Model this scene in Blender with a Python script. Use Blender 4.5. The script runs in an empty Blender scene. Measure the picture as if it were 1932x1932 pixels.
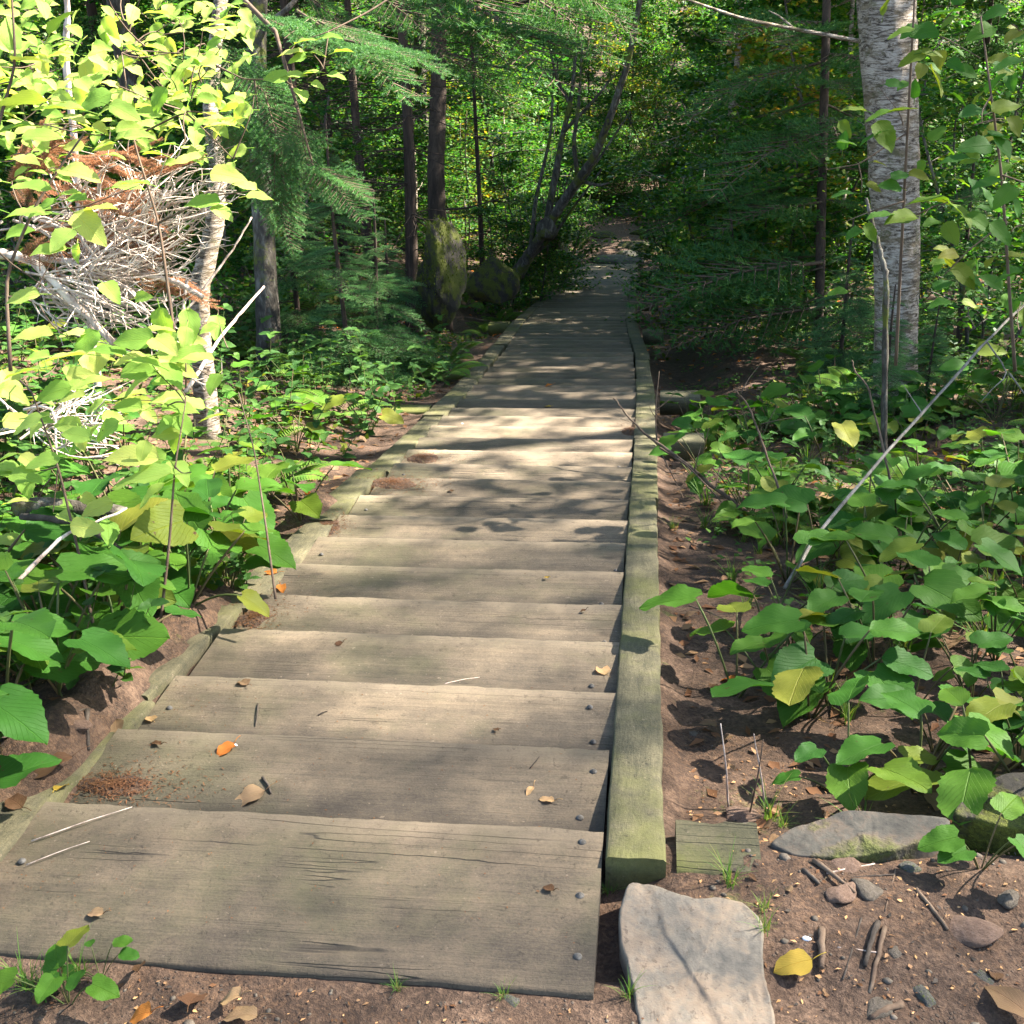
import bpy, math, random
import numpy as np
from mathutils import Vector, Matrix
C = bpy.context.scene
rng = np.random.default_rng(7); random.seed(7)
V = lambda *a: np.array(a, float)

# ------------------------------------------------------------------ camera, light, exposure
F, CC = 2100., 966.                      # focal length and centre of a 1932-px square picture
PIT, YAW, ROL = map(math.radians, (23.778, 7.514, -1.861))
EYE = V(.6647, 0, 1.5124)
fw = V(-math.sin(YAW)*math.cos(PIT), math.cos(YAW)*math.cos(PIT), -math.sin(PIT))
r0 = V(math.cos(YAW), math.sin(YAW), 0); u0 = np.cross(r0, fw)
rt = r0*math.cos(ROL)+u0*math.sin(ROL); up = -r0*math.sin(ROL)+u0*math.cos(ROL)
cam = bpy.data.objects.new('camera', bpy.data.cameras.new('camera')); C.collection.objects.link(cam)
cam.data.lens = F/1932*36; cam.data.sensor_width = 36; cam.data.clip_end = 600; cam.data.clip_start = .05
cam.matrix_world = Matrix([[rt[0], up[0], -fw[0], EYE[0]], [rt[1], up[1], -fw[1], EYE[1]], [rt[2], up[2], -fw[2], EYE[2]], [0, 0, 0, 1]])
cam.data.dof.use_dof = False
C.camera = cam
SUN_AZ, SUN_EL = math.radians(66), math.radians(43)      # clockwise from +Y, above the horizon
SUN = V(math.sin(SUN_AZ)*math.cos(SUN_EL), math.cos(SUN_AZ)*math.cos(SUN_EL), math.sin(SUN_EL))
w = bpy.data.worlds.new('World'); C.world = w; w.use_nodes = True
sky = w.node_tree.nodes.new('ShaderNodeTexSky'); sky.sky_type = 'NISHITA'; sky.sun_disc = False
sky.sun_elevation = SUN_EL; sky.sun_rotation = SUN_AZ
w.node_tree.links.new(sky.outputs[0], w.node_tree.nodes['Background'].inputs[0])
w.node_tree.nodes['Background'].inputs[1].default_value = .06
sl = bpy.data.lights.new('sun', 'SUN'); sl.energy = 5; sl.angle = math.radians(.53); sl.color = (1, .93, .82)
so = bpy.data.objects.new('sun', sl); C.collection.objects.link(so)
so.rotation_euler = Vector(SUN).to_track_quat('Z', 'Y').to_euler(); so.location = (10, 5, 20)
C.view_settings.view_transform = 'Standard'; C.view_settings.look = 'None'; C.view_settings.gamma = 1
C.view_settings.exposure = 3.25
C.render.engine = 'CYCLES'
C.cycles.max_bounces = 6; C.cycles.transparent_max_bounces = 6

# ------------------------------------------------------------------ mesh helpers
def unit(a): return a/np.maximum(np.linalg.norm(a, axis=-1, keepdims=True), 1e-9)
class Geo:
    def __init__(s): s.v = []; s.f = {}; s.n = 0; s.uv = []
    def add(s, v, faces, uv=None):
        v = np.asarray(v, float)
        for k, a in faces.items():
            if len(a): s.f.setdefault(k, []).append(np.asarray(a)+s.n)
        s.v.append(v); s.uv.append(np.zeros((len(v), 2)) if uv is None else uv); s.n += len(v)
    def stamp(s, t, o, d, nrm, sc):
        """copies of template t: local y along d, local z along nrm"""
        o = np.atleast_2d(o); n = len(o); d = unit(np.broadcast_to(d, (n, 3))); nrm = np.broadcast_to(nrm, (n, 3))
        x = unit(np.cross(d, nrm)); z = np.cross(x, d); sc = np.broadcast_to(np.asarray(sc, float).reshape(-1, 1) if np.ndim(sc) < 2 else sc, (n, np.shape(sc)[1] if np.ndim(sc) == 2 else 1))
        if sc.shape[1] == 1: sc = np.repeat(sc, 3, 1)
        tv, tf, tuv = t
        P = o[:, None, :]+tv[None, :, 0:1]*(x*sc[:, 0:1])[:, None, :]+tv[None, :, 1:2]*(d*sc[:, 1:2])[:, None, :]+tv[None, :, 2:3]*(z*sc[:, 2:3])[:, None, :]
        m = len(tv)
        fs = {k: (a[None]+(np.arange(n)*m)[:, None, None]).reshape(-1, a.shape[1]) for k, a in tf.items()}
        s.add(P.reshape(-1, 3), fs, np.tile(tuv, (n, 1)))
    def tube(s, pts, rad, k=7, cap=True, wob=0, sd=0):
        pts = np.asarray(pts, float); n = len(pts); rad = np.broadcast_to(rad, (n,)).astype(float)
        t = np.gradient(pts, axis=0); t = unit(t)
        ref = V(0, 0, 1) if abs(t[0][2]) < .9 else V(0, 1, 0)
        a = np.cross(t, ref); a = unit(a); b = np.cross(t, a)
        th = np.linspace(0, 2*np.pi, k, endpoint=False)
        rr = rad[:, None]*np.ones(k)
        if wob: rr = rr*(1+wob*np.random.default_rng(sd).uniform(-1, 1, (n, k)))
        P = pts[:, None, :]+rr[:, :, None]*(np.cos(th)[None, :, None]*a[:, None, :]+np.sin(th)[None, :, None]*b[:, None, :])
        i = np.arange(n-1)[:, None]*k; j = np.arange(k)[None, :]; j2 = (j+1) % k
        q = np.stack([i+j, i+j2, i+k+j2, i+k+j], -1).reshape(-1, 4)
        vs = P.reshape(-1, 3); fs = {4: q}
        if cap:
            vs = np.vstack([vs, pts[0], pts[-1]])
            jj = np.arange(k); c0, c1 = n*k, n*k+1
            fs[3] = np.vstack([np.stack([jj*0+c0, (jj+1) % k, jj], -1), np.stack([jj*0+c1, (n-1)*k+jj, (n-1)*k+(jj+1) % k], -1)])
        L = np.concatenate([[0], np.cumsum(np.linalg.norm(np.diff(pts, axis=0), axis=1))])
        uv = np.stack([np.tile(th/(2*np.pi), n), np.repeat(L, k)], -1)
        if cap: uv = np.vstack([uv, [0, 0], [0, L[-1]]])
        s.add(vs, fs, uv)
    def tpl(s):
        return (np.vstack(s.v), {k: np.vstack(a) for k, a in s.f.items()}, np.vstack(s.uv))
    def build(s, name, mat, parent=None, smooth=True, origin=None, parts=None):
        v = np.vstack(s.v)
        if origin is not None: v = v-origin
        me = bpy.data.meshes.new(name); me.vertices.add(len(v)); me.vertices.foreach_set('co', v.ravel())
        loops = []; st = []; tot = []; c = 0
        for k, a in s.f.items():
            a = np.vstack(a); loops.append(a.ravel()); st.append(c+np.arange(len(a))*k); tot.append(np.full(len(a), k)); c += a.size
        loops = np.concatenate(loops); st = np.concatenate(st); tot = np.concatenate(tot)
        me.loops.add(len(loops)); me.loops.foreach_set('vertex_index', loops.astype(np.int32))
        me.polygons.add(len(st)); me.polygons.foreach_set('loop_start', st.astype(np.int32)); me.polygons.foreach_set('loop_total', tot.astype(np.int32))
        me.update(calc_edges=True)
        uvl = me.uv_layers.new(name='uv'); uvl.data.foreach_set('uv', np.vstack(s.uv)[loops].ravel().astype(np.float32))
        if smooth: me.polygons.foreach_set('use_smooth', np.ones(len(st), bool))
        me.materials.append(mat)
        o = bpy.data.objects.new(name, me); C.collection.objects.link(o)
        if origin is not None: o.location = origin
        if parent is not None: o.parent = parent
        return o
def tag(o, label=None, cat=None, group=None, kind=None):
    if label: o['label'] = label
    if cat: o['category'] = cat
    if group: o['group'] = group
    if kind: o['kind'] = kind
    return o
def empty(name, loc, label, cat, group=None):
    o = bpy.data.objects.new(name, None); C.collection.objects.link(o); o.location = loc; o.empty_display_size = .1
    return tag(o, label, cat, group)
def dup(root, loc, rz=0, sc=1, label=None, group=None, tilt=(0, 0)):
    r = root.copy(); C.collection.objects.link(r); r.location = loc; r.rotation_euler = (tilt[0], tilt[1], rz); r.scale = (sc,)*3 if np.isscalar(sc) else sc
    if label: r['label'] = label
    if group: r['group'] = group
    for ch in list(root.children):
        c = ch.copy(); C.collection.objects.link(c); c.parent = r
        for g in ch.children:
            d = g.copy(); C.collection.objects.link(d); d.parent = c
    return r
class Proto:
    """first placement moves the built thing itself, later ones copy it"""
    def __init__(s, root): s.root = root; s.used = False
    def place(s, loc, rz=0, sc=1, label=None, group=None, tilt=(0, 0)):
        if not s.used:
            s.used = True; r = s.root; r.location = loc; r.rotation_euler = (tilt[0], tilt[1], rz); r.scale = (sc,)*3 if np.isscalar(sc) else sc
            if label: r['label'] = label
            if group: r['group'] = group
            return r
        return dup(s.root, loc, rz, sc, label, group, tilt)
def vnoise(x, y, sc, seed):
    """smooth value noise, -1..1"""
    r = np.random.default_rng(seed).uniform(-1, 1, (256, 256))
    X = np.asarray(x, float)/sc; Y = np.asarray(y, float)/sc
    xi = np.floor(X).astype(int); yi = np.floor(Y).astype(int); a = X-xi; b = Y-yi
    a = a*a*(3-2*a); b = b*b*(3-2*b); g = lambda i, j: r[i % 256, j % 256]
    return (g(xi, yi)*(1-a)+g(xi+1, yi)*a)*(1-b)+(g(xi, yi+1)*(1-a)+g(xi+1, yi+1)*a)*b
sst = lambda a, b, x: (lambda t: t*t*(3-2*t))(np.clip((np.asarray(x, float)-a)/(b-a), 0, 1))

# ------------------------------------------------------------------ the slope the stairs follow
Y0, RUN, RISE, NT = 1.8229, .33874, .33874*math.tan(math.radians(9)), 82
YEND = Y0+RUN*(NT-1)
def nz(y):                                # height of the line through the nosings
    y = np.asarray(y, float)
    return -np.clip(y-Y0, 0, YEND-Y0)*math.tan(math.radians(9))+np.clip(y-46, 0, 200)*.13
def cx(y): return np.interp(y, [0, 7.5, 9.8, 11.4, 13, 15, 20, 30, 36, 45], [0, -.02, -.08, -.16, -.23, -.26, -.29, -.42, -1.0, -3.5])
def hgt(x, y):
    x = np.asarray(x, float); y = np.asarray(y, float)
    b = nz(y); u = x-cx(y); L = np.maximum(-u-.75, 0); R = np.maximum(u-.75, 0)
    drop = .13*sst(1.75, 2.1, y)
    b = b-.012-drop*sst(.60, .80, u)*(1-sst(2.2, 3.4, u)*.6)
    b = b-(.05+.05*sst(1.9, 2.2, y))*(1-sst(.62, .75, np.abs(u)))*sst(1.4, 1.5, y)-.04*sst(.6, .85, -u)*sst(1.6, 2.2, y)
    b = b+(.16*np.clip(L-.3, 0, 3)+.06*np.clip(L-3, 0, 40))*sst(2, 5, y)*(1-sst(24, 34, y)*.75)
    b = b+.05*np.clip(R-1.2, 0, 6)*(1-sst(22, 32, y)*.6)
    b = b-.28*np.exp(-((u+1.3)/.5)**2)*sst(11, 14, y)*(1-sst(20, 26, y))
    b = b-.25*np.exp(-((u-1.1)/.4)**2)*sst(6, 8, y)*(1-sst(20, 27, y))
    cov = sst(1.7, 2.0, y)*(1-sst(3.0, 3.4, y))+sst(4.0, 4.2, y)*(1-sst(4.4, 4.6, y))*.8
    b = b+cov*(sst(.56, .66, -u)*(.095+.03*vnoise(x, y, .17, 21)+.02*vnoise(x, y, .06, 22)))*(1-.35*sst(.8, 1.1, -u))
    side = sst(.85, 2.2, np.abs(u))
    b = b+side*(.06*vnoise(x, y, .9, 1)+.12*vnoise(x, y, 3.1, 2)*sst(4, 9, y))
    b = b+(.010*vnoise(x, y, .12, 3)+.005*vnoise(x, y, .045, 4))*(1-.6*(np.abs(u) < .6))
    b = b+.05*vnoise(x, y, .8, 9)*sst(YEND, YEND+1, y)
    return b
def ray(px, py): return fw+rt*(px-CC)/F-up*(py-CC)/F
def at(px, py, Z): return EYE+ray(px, py)*Z                    # the point Z metres in front of the camera plane
def flat(px, py, z): d = ray(px, py); return EYE+d*((z-EYE[2])/d[2])
def G(px, py, lift=0):                                         # the ground point seen there
    d = ray(px, py); t = np.linspace(1.2, 60, 6000); P = EYE+d*t[:, None]; h = hgt(P[:, 0], P[:, 1])+lift
    i = np.argmax(P[:, 2] < h); return P[i]
def D(px, py):                                                 # the point of the deck seen there, and its tread
    best = None
    for i in range(NT):
        p = flat(px, py, -i*RISE)
        if Y0+(i-1)*RUN-(.09 if i == 0 else 0) <= p[1] <= Y0+i*RUN: return p
    return flat(px, py, 0)

# ------------------------------------------------------------------ material helpers
class M:
    def __init__(s, name):
        s.m = bpy.data.materials.new(name); s.m.use_nodes = True; s.t = s.m.node_tree; s.N = s.t.nodes; s.p = s.N['Principled BSDF']; s.out = s.N['Material Output']
        s.p.inputs['Specular IOR Level'].default_value = .3; s.tc = s.N.new('ShaderNodeTexCoord')
    def link(s, a, b): s.t.links.new(a, b)
    def mapping(s, src='Object', scale=(1, 1, 1), rot=(0, 0, 0)):
        m = s.N.new('ShaderNodeMapping'); m.inputs['Scale'].default_value = scale; m.inputs['Rotation'].default_value = rot
        s.link(s.tc.outputs[src], m.inputs[0]); return m.outputs[0]
    def noise(s, vec, scale, detail=5, rough=.6, dist=0):
        n = s.N.new('ShaderNodeTexNoise'); n.inputs['Scale'].default_value = scale; n.inputs['Detail'].default_value = detail; n.inputs['Roughness'].default_value = rough; n.inputs['Distortion'].default_value = dist
        if vec is not None: s.link(vec, n.inputs['Vector'])
        return n.outputs['Fac']
    def voro(s, vec, scale, out='Distance', feature='F1'):
        n = s.N.new('ShaderNodeTexVoronoi'); n.feature = feature; n.inputs['Scale'].default_value = scale
        if vec is not None: s.link(vec, n.inputs['Vector'])
        return n.outputs[out]
    def ramp(s, fac, stops, interp='LINEAR'):
        r = s.N.new('ShaderNodeValToRGB'); r.color_ramp.interpolation = interp; e = r.color_ramp.elements
        while len(e) < len(stops): e.new(.5)
        for q, (p, c) in zip(e, stops): q.position = p; q.color = (*c, 1) if len(c) == 3 else c
        s.link(fac, r.inputs[0]); return r.outputs[0]
    def g(s, fac, a, b):                                       # grey ramp
        return s.ramp(fac, [(a, (0, 0, 0)), (b, (1, 1, 1))])
    def mix(s, fac, a, b, mode='MIX'):
        n = s.N.new('ShaderNodeMix'); n.data_type = 'RGBA'; n.blend_type = mode
        for v, i in ((fac, 0), (a, 6), (b, 7)):
            if hasattr(v, 'is_linked'): s.link(v, n.inputs[i])
            else: n.inputs[i].default_value = v if np.isscalar(v) else (*v, 1)
        return n.outputs[2]
    def math(s, op, a, b=0, c=0):
        n = s.N.new('ShaderNodeMath'); n.operation = op
        for i, v in enumerate((a, b, c)):
            if hasattr(v, 'is_linked'): s.link(v, n.inputs[i])
            else: n.inputs[i].default_value = v
        return n.outputs[0]
    def bump(s, h, strength, dist, prev=None):
        n = s.N.new('ShaderNodeBump'); n.inputs['Strength'].default_value = strength; n.inputs['Distance'].default_value = dist
        s.link(h, n.inputs['Height'])
        if prev is not None: s.link(prev, n.inputs['Normal'])
        return n.outputs[0]
    def fin(s, col, rough=.8, nrm=None):
        s.link(col, s.p.inputs['Base Color']); 
        if hasattr(rough, 'is_linked'): s.link(rough, s.p.inputs['Roughness'])
        else: s.p.inputs['Roughness'].default_value = rough
        if nrm is not None: s.link(nrm, s.p.inputs['Normal'])
        return s.m
    def orand(s):
        n = s.N.new('ShaderNodeObjectInfo'); return n.outputs['Random']
    def irand(s):
        n = s.N.new('ShaderNodeNewGeometry'); return n.outputs['Random Per Island']

def leaf_mat(name, cols, tr=.4, veins=False, spots=0., rough=.5, edge=None, tcol=None):
    m = M(name); r = m.irand(); o = m.orand()
    k = m.math('FRACT', m.math('ADD', r, m.math('MULTIPLY', o, 3.7)))
    n = len(cols); col = m.ramp(k, [(i/(n-1) if n > 1 else 0, c) for i, c in enumerate(cols)])
    vec = m.N.new('ShaderNodeVectorMath'); vec.operation = 'ADD'; m.link(m.tc.outputs['Object'], vec.inputs[0]); m.link(o, vec.inputs[1]); vo = vec.outputs[0]
    big = m.noise(vo, 9, 3); col = m.mix(m.math('MULTIPLY', m.g(big, .35, .7), .35), col, m.mix(1, col, (.55, .75, .45), 'MULTIPLY'))
    nrm = None
    if veins:
        sx = m.N.new('ShaderNodeSeparateXYZ'); m.link(m.tc.outputs['UV'], sx.inputs[0]); U, W_ = sx.outputs[0], sx.outputs[1]
        av = m.math('ABSOLUTE', U)
        side = m.math('ABSOLUTE', m.math('SINE', m.math('MULTIPLY', m.math('SUBTRACT', W_, m.math('MULTIPLY', av, .7)), 25)))
        vn = m.math('MAXIMUM', m.math('SUBTRACT', 1, m.math('MULTIPLY', side, 5)), m.math('SUBTRACT', 1, m.math('MULTIPLY', av, 28)))
        vn = m.math('MAXIMUM', vn, 0)
        col = m.mix(m.math('MULTIPLY', vn, .6), col, m.mix(1, col, (1.7, 1.45, 1.3), 'MULTIPLY'))
        if edge:
            e = m.math('ADD', m.math('MULTIPLY', av, 1.1), m.math('MULTIPLY', m.noise(vo, 14, 4), 1.1))
            col = m.mix(m.g(e, 1.08, 1.3), col, edge)
        nrm = m.bump(m.math('ADD', m.math('MULTIPLY', vn, -1), m.math('MULTIPLY', m.noise(vo, 60, 2), .6)), .6, .003)
    if spots:
        sp = m.math('MULTIPLY', m.g(m.noise(vo, 34, 3, .7), .74-spots, .77-spots), 1)
        sp2 = m.g(m.noise(vo, 5, 1), .5, .62)
        col = m.mix(m.math('MULTIPLY', sp, sp2), col, (.07, .035, .02))
    m.fin(col, min(.8, rough+.1), nrm)
    m.p.inputs['Specular IOR Level'].default_value = .16
    t = m.N.new('ShaderNodeBsdfTranslucent'); tc = m.mix(1, col, tcol or (1.5, 1.5, .55), 'MULTIPLY'); m.link(tc, t.inputs[0])
    x = m.N.new('ShaderNodeMixShader'); x.inputs[0].default_value = tr; m.link(m.p.outputs[0], x.inputs[1]); m.link(t.outputs[0], x.inputs[2]); m.link(x.outputs[0], m.out.inputs[0])
    return m.m
def wood_mat(name, axis, dark, mid, light, green, gamt, nose=False):
    m = M(name); sc = (1.6, 60, 60) if axis == 'x' else (60, 1.6, 60); lo = (1, 5, 5) if axis == 'x' else (5, 1, 5)
    gr = m.noise(m.mapping(scale=sc), 1, 7, .7, .5); big = m.noise(m.mapping(scale=lo), 2.2, 6, .7, .3); fine = m.noise(m.mapping(), 170, 4, .75); blot = m.noise(m.mapping(), 7, 7, .75)
    col = m.ramp(m.math('ADD', m.math('ADD', m.math('MULTIPLY', gr, .17), m.math('MULTIPLY', big, .25)), m.math('ADD', m.math('MULTIPLY', blot, .33), m.math('MULTIPLY', fine, .25))), [(.38, dark), (.49, mid), (.6, light)])
    sx = m.N.new('ShaderNodeSeparateXYZ'); m.link(m.tc.outputs['Object'], sx.inputs[0]); mo = m.noise(m.mapping(), 2.1, 7, .72)
    if axis == 'x': mo = m.math('ADD', mo, m.math('MULTIPLY', sx.outputs[0], -.11))
    col = m.mix(m.math('MULTIPLY', m.g(mo, .47, .64), gamt), col, m.mix(m.g(blot, .35, .65), green, tuple(v*1.5 for v in green)))
    kn = m.voro(m.mapping(scale=(2.2, 5, 1) if axis == 'x' else (5, 2.2, 1)), 1.1); col = m.mix(m.math('MULTIPLY', m.math('SUBTRACT', 1, m.g(kn, .04, .09)), .6), col, (.03, .022, .016))
    cr = m.noise(m.mapping(scale=(sc[0]*.5, sc[1]*.45, sc[2]*.45)), 1, 1, .4, 0); crk = m.g(m.math('ABSOLUTE', m.math('SUBTRACT', cr, .5)), .0, .012); crk = m.math('SUBTRACT', 1, crk)
    crk = m.math('MULTIPLY', crk, m.g(m.noise(m.mapping(scale=(1, 3, 3) if axis == 'x' else (3, 1, 3)), 1.7, 3), .5, .58)); col = m.mix(m.math('MULTIPLY', crk, .75 if axis == 'x' else .1), col, (.014, .012, .010))
    if nose:                                               # painted in: shade and dirt under the step above, light and wear on nosing
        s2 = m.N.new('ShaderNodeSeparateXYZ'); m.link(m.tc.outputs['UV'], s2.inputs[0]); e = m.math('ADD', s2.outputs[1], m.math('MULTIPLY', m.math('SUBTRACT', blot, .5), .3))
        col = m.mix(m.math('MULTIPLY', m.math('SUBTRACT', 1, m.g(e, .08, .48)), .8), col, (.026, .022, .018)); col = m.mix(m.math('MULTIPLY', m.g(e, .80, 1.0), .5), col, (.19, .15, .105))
    dirt = m.g(m.noise(m.mapping(), 42, 5, .85), .60, .66); col = m.mix(m.math('MULTIPLY', dirt, .45), col, (.035, .026, .018))
    spk = m.g(m.noise(m.mapping(), 75, 2, .5), .70, .74); col = m.mix(m.math('MULTIPLY', spk, .5), col, (.22, .17, .12))
    br = m.math('ADD', .74, m.math('MULTIPLY', m.orand(), .5)); cc = m.N.new('ShaderNodeCombineXYZ')
    for i in range(3): m.link(br, cc.inputs[i])
    col = m.mix(1, col, cc.outputs[0], 'MULTIPLY')
    h = m.math('ADD', m.math('SUBTRACT', m.math('MULTIPLY', gr, .9), m.math('MULTIPLY', crk, 1.2 if axis == 'x' else .1)), m.math('ADD', m.math('MULTIPLY', fine, .5), m.math('MULTIPLY', dirt, .3)))
    return m.fin(col, .85, m.bump(h, .8, .005))
def stone_mat(name, a, b, c, moss=0., mcol=(.07, .09, .015), tan=None):
    m = M(name); n = m.noise(m.mapping(), 4, 8, .65); f = m.noise(m.mapping(), 55, 5, .7)
    col = m.ramp(m.math('ADD', m.math('MULTIPLY', n, .6), m.math('MULTIPLY', f, .4)), [(.36, a), (.5, b), (.63, c)])
    col = m.mix(m.math('MULTIPLY', m.g(m.noise(m.mapping(), 11, 4), .58, .68), .4), col, (.035, .035, .035))
    if tan: col = m.mix(m.math('MULTIPLY', m.g(m.noise(m.mapping(), 6.5, 7, .75), .46, .6), .75), col, tan); col = m.mix(m.math('MULTIPLY', m.g(m.noise(m.mapping(), 70, 3, .7), .6, .66), .5), col, (.05, .035, .025))
    h = m.math('ADD', n, m.math('MULTIPLY', f, .3)); 
    if moss:
        mm = m.g(m.noise(m.mapping(), 3.2, 6, .7), .62-moss*.3, .7-moss*.3); mv = m.noise(m.mapping(), 90, 3, .8)
        col = m.mix(mm, col, m.ramp(mv, [(.3, tuple(x*.45 for x in mcol)), (.7, tuple(x*1.6 for x in mcol))])); h = m.math('ADD', h, m.math('MULTIPLY', mm, m.math('MULTIPLY', mv, .8)))
    return m.fin(col, .85, m.bump(h, .7, .012))
def bark_mat(name, a, b, c, zs=2.2, hs=22, moss=0., bd=.01):
    m = M(name); n = m.noise(m.mapping(scale=(hs, hs, zs)), 1, 6, .7, .6); big = m.noise(m.mapping(), 3, 4)
    col = m.ramp(m.math('ADD', m.math('MULTIPLY', n, .75), m.math('MULTIPLY', big, .25)), [(.36, a), (.5, b), (.64, c)])
    if moss: col = m.mix(m.g(m.noise(m.mapping(), 4, 5, .7), .62-moss*.3, .7-moss*.3), col, (.075, .085, .012))
    return m.fin(col, .9, m.bump(n, .8, bd))

MAT = {}
G3 = lambda r, g, b: (r, g, b)
MAT['aster'] = leaf_mat('aster_leaf', [(.026, .090, .012), (.034, .108, .012), (.046, .128, .014), (.060, .145, .014), (.075, .15, .014), (.15, .155, .02)], .34, True, .075, .5, (.12, .10, .03))
MAT['herb'] = leaf_mat('herb_leaf', [(.028, .078, .018), (.042, .105, .022), (.068, .135, .022)], .38, True, .0, .45)
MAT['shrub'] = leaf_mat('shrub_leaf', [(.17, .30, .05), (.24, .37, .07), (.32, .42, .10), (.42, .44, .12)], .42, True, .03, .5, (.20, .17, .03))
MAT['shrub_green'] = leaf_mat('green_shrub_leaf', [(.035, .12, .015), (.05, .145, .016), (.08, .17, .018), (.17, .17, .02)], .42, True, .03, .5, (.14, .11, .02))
MAT['forest'] = leaf_mat('forest_leaf', [(.018, .065, .015), (.026, .09, .018), (.038, .115, .02), (.055, .14, .02), (.085, .16, .018), (.15, .17, .018)], .45, rough=.42, tcol=(1.2, 1.5, .6))
MAT['forest2'] = leaf_mat('yellowing_forest_leaf', [(.05, .13, .016), (.07, .15, .02), (.11, .18, .02), (.20, .19, .02), (.22, .10, .02)], .52, rough=.45)
MAT['spruce'] = leaf_mat('spruce_needle', [(.03, .095, .035), (.05, .13, .035), (.085, .16, .035)], .28, rough=.5, tcol=(1.3, 1.4, .7))
MAT['fir'] = leaf_mat('fir_needle', [(.05, .13, .05), (.075, .18, .065), (.12, .22, .07)], .25, rough=.5, tcol=(1.3, 1.4, .7))
MAT['rust'] = leaf_mat('rust_needle', [(.30, .12, .06), (.40, .20, .11), (.38, .25, .17)], .3, rough=.7, tcol=(1.2, .9, .7))
MAT['fern'] = leaf_mat('fern_leaf', [(.08, .17, .03), (.13, .21, .03)], .45, rough=.5)
MAT['grass'] = leaf_mat('grass_blade', [(.06, .14, .03), (.10, .19, .03), (.22, .20, .07)], .35, rough=.5)
MAT['straw'] = leaf_mat('dry_grass', [(.2, .155, .075), (.26, .2, .1)], .3, rough=.6, tcol=(1, 1, .8))
MAT['moss'] = leaf_mat('moss', [(.045, .07, .01), (.09, .12, .012), (.14, .15, .02)], .2, rough=.8)
for k, c in {'orange': [(.36, .11, .02), (.42, .15, .03)], 'tan': [(.17, .10, .055), (.22, .14, .08)], 'brown': [(.075, .036, .018), (.11, .058, .03)], 'yellow': [(.32, .20, .03), (.38, .26, .04)], 'peach': [(.34, .2, .1), (.38, .24, .12)], 'red': [(.25, .03, .05), (.28, .04, .06)]}.items():
    MAT['dry_'+k] = leaf_mat('fallen_leaf_'+k, c, .2, True, .06, .65, tuple(x*.6 for x in c[0]), tcol=(1.1, 1, .8))
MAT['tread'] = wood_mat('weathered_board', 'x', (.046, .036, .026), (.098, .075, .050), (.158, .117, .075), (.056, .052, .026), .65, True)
MAT['beam'] = wood_mat('mossy_timber', 'y', (.024, .022, .016), (.072, .064, .036), (.145, .122, .068), (.072, .072, .020), .75)
MAT['cross'] = wood_mat('mossy_timber_end', 'x', (.035, .032, .022), (.085, .078, .04), (.15, .125, .07), (.085, .09, .018), .9)
MAT['flag'] = stone_mat('flagstone', (.062, .058, .05), (.115, .10, .08), (.17, .14, .105), tan=(.18, .13, .088))
MAT['rock'] = stone_mat('grey_rock', (.035, .035, .03), (.065, .062, .052), (.11, .1, .08), .25)
MAT['dirtyrock'] = stone_mat('dirty_rock', (.028, .026, .022), (.055, .05, .04), (.09, .075, .055), .35, (.05, .055, .012), (.085, .055, .037))
MAT['mossrock'] = stone_mat('mossy_rock', (.010, .009, .007), (.024, .020, .014), (.06, .048, .034), .55, (.055, .062, .006))
MAT['pebble'] = stone_mat('pebble', (.045, .038, .028), (.085, .068, .05), (.14, .115, .09))
MAT['pinkstone'] = stone_mat('pink_stone', (.08, .045, .03), (.125, .077, .052), (.17, .11, .08))
MAT['spruce_bark'] = bark_mat('spruce_bark', (.016, .011, .008), (.04, .026, .018), (.075, .05, .036))
MAT['grey_bark'] = bark_mat('grey_bark', (.016, .013, .010), (.055, .046, .035), (.15, .14, .115), 7, 20, .3, .02)
MAT['dead'] = bark_mat('dead_wood', (.17, .12, .095), (.44, .35, .29), (.68, .59, .51), 5, 20, 0, .004)
MAT['dead_grey'] = bark_mat('bleached_stick', (.06, .052, .042), (.15, .135, .11), (.25, .225, .19), 5, 20, 0, .004)
MAT['dead_dark'] = bark_mat('dark_dead_wood', (.016, .012, .009), (.042, .032, .024), (.085, .066, .05), 5, 20, 0, .004)
MAT['twig'] = bark_mat('twig_bark', (.05, .03, .02), (.095, .062, .04), (.15, .11, .075), 5, 20, 0, .003)
MAT['stem'] = leaf_mat('stem', [(.07, .10, .03), (.12, .08, .04)], .1)
# birch: papery, banded around the trunk
m = M('birch_bark'); n = m.noise(m.mapping(scale=(7, 7, 34)), 1, 8, .8, 1.6); b = m.noise(m.mapping(scale=(1, 1, 2.2)), 6, 7, .75); f = m.noise(m.mapping(scale=(9, 9, 110)), 1, 5, .75, .8)
col = m.ramp(n, [(.40, (.022, .016, .012)), (.46, (.12, .088, .06)), (.52, (.34, .28, .215)), (.68, (.55, .48, .40))])
col = m.mix(m.math('MULTIPLY', m.g(b, .50, .60), .85), col, m.mix(.6, m.ramp(n, [(.4, (.03, .02, .012)), (.6, (.22, .16, .09))]), (.16, .115, .06))); col = m.mix(m.g(f, .60, .66), col, (.03, .023, .018))
col = m.mix(m.math('MULTIPLY', m.g(m.noise(m.mapping(), 7, 6, .8), .55, .63), .75), col, (.09, .085, .03))
MAT['birch'] = m.fin(col, .8, m.bump(m.math('ADD', n, m.math('MULTIPLY', f, .5)), 1, .02))
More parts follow.
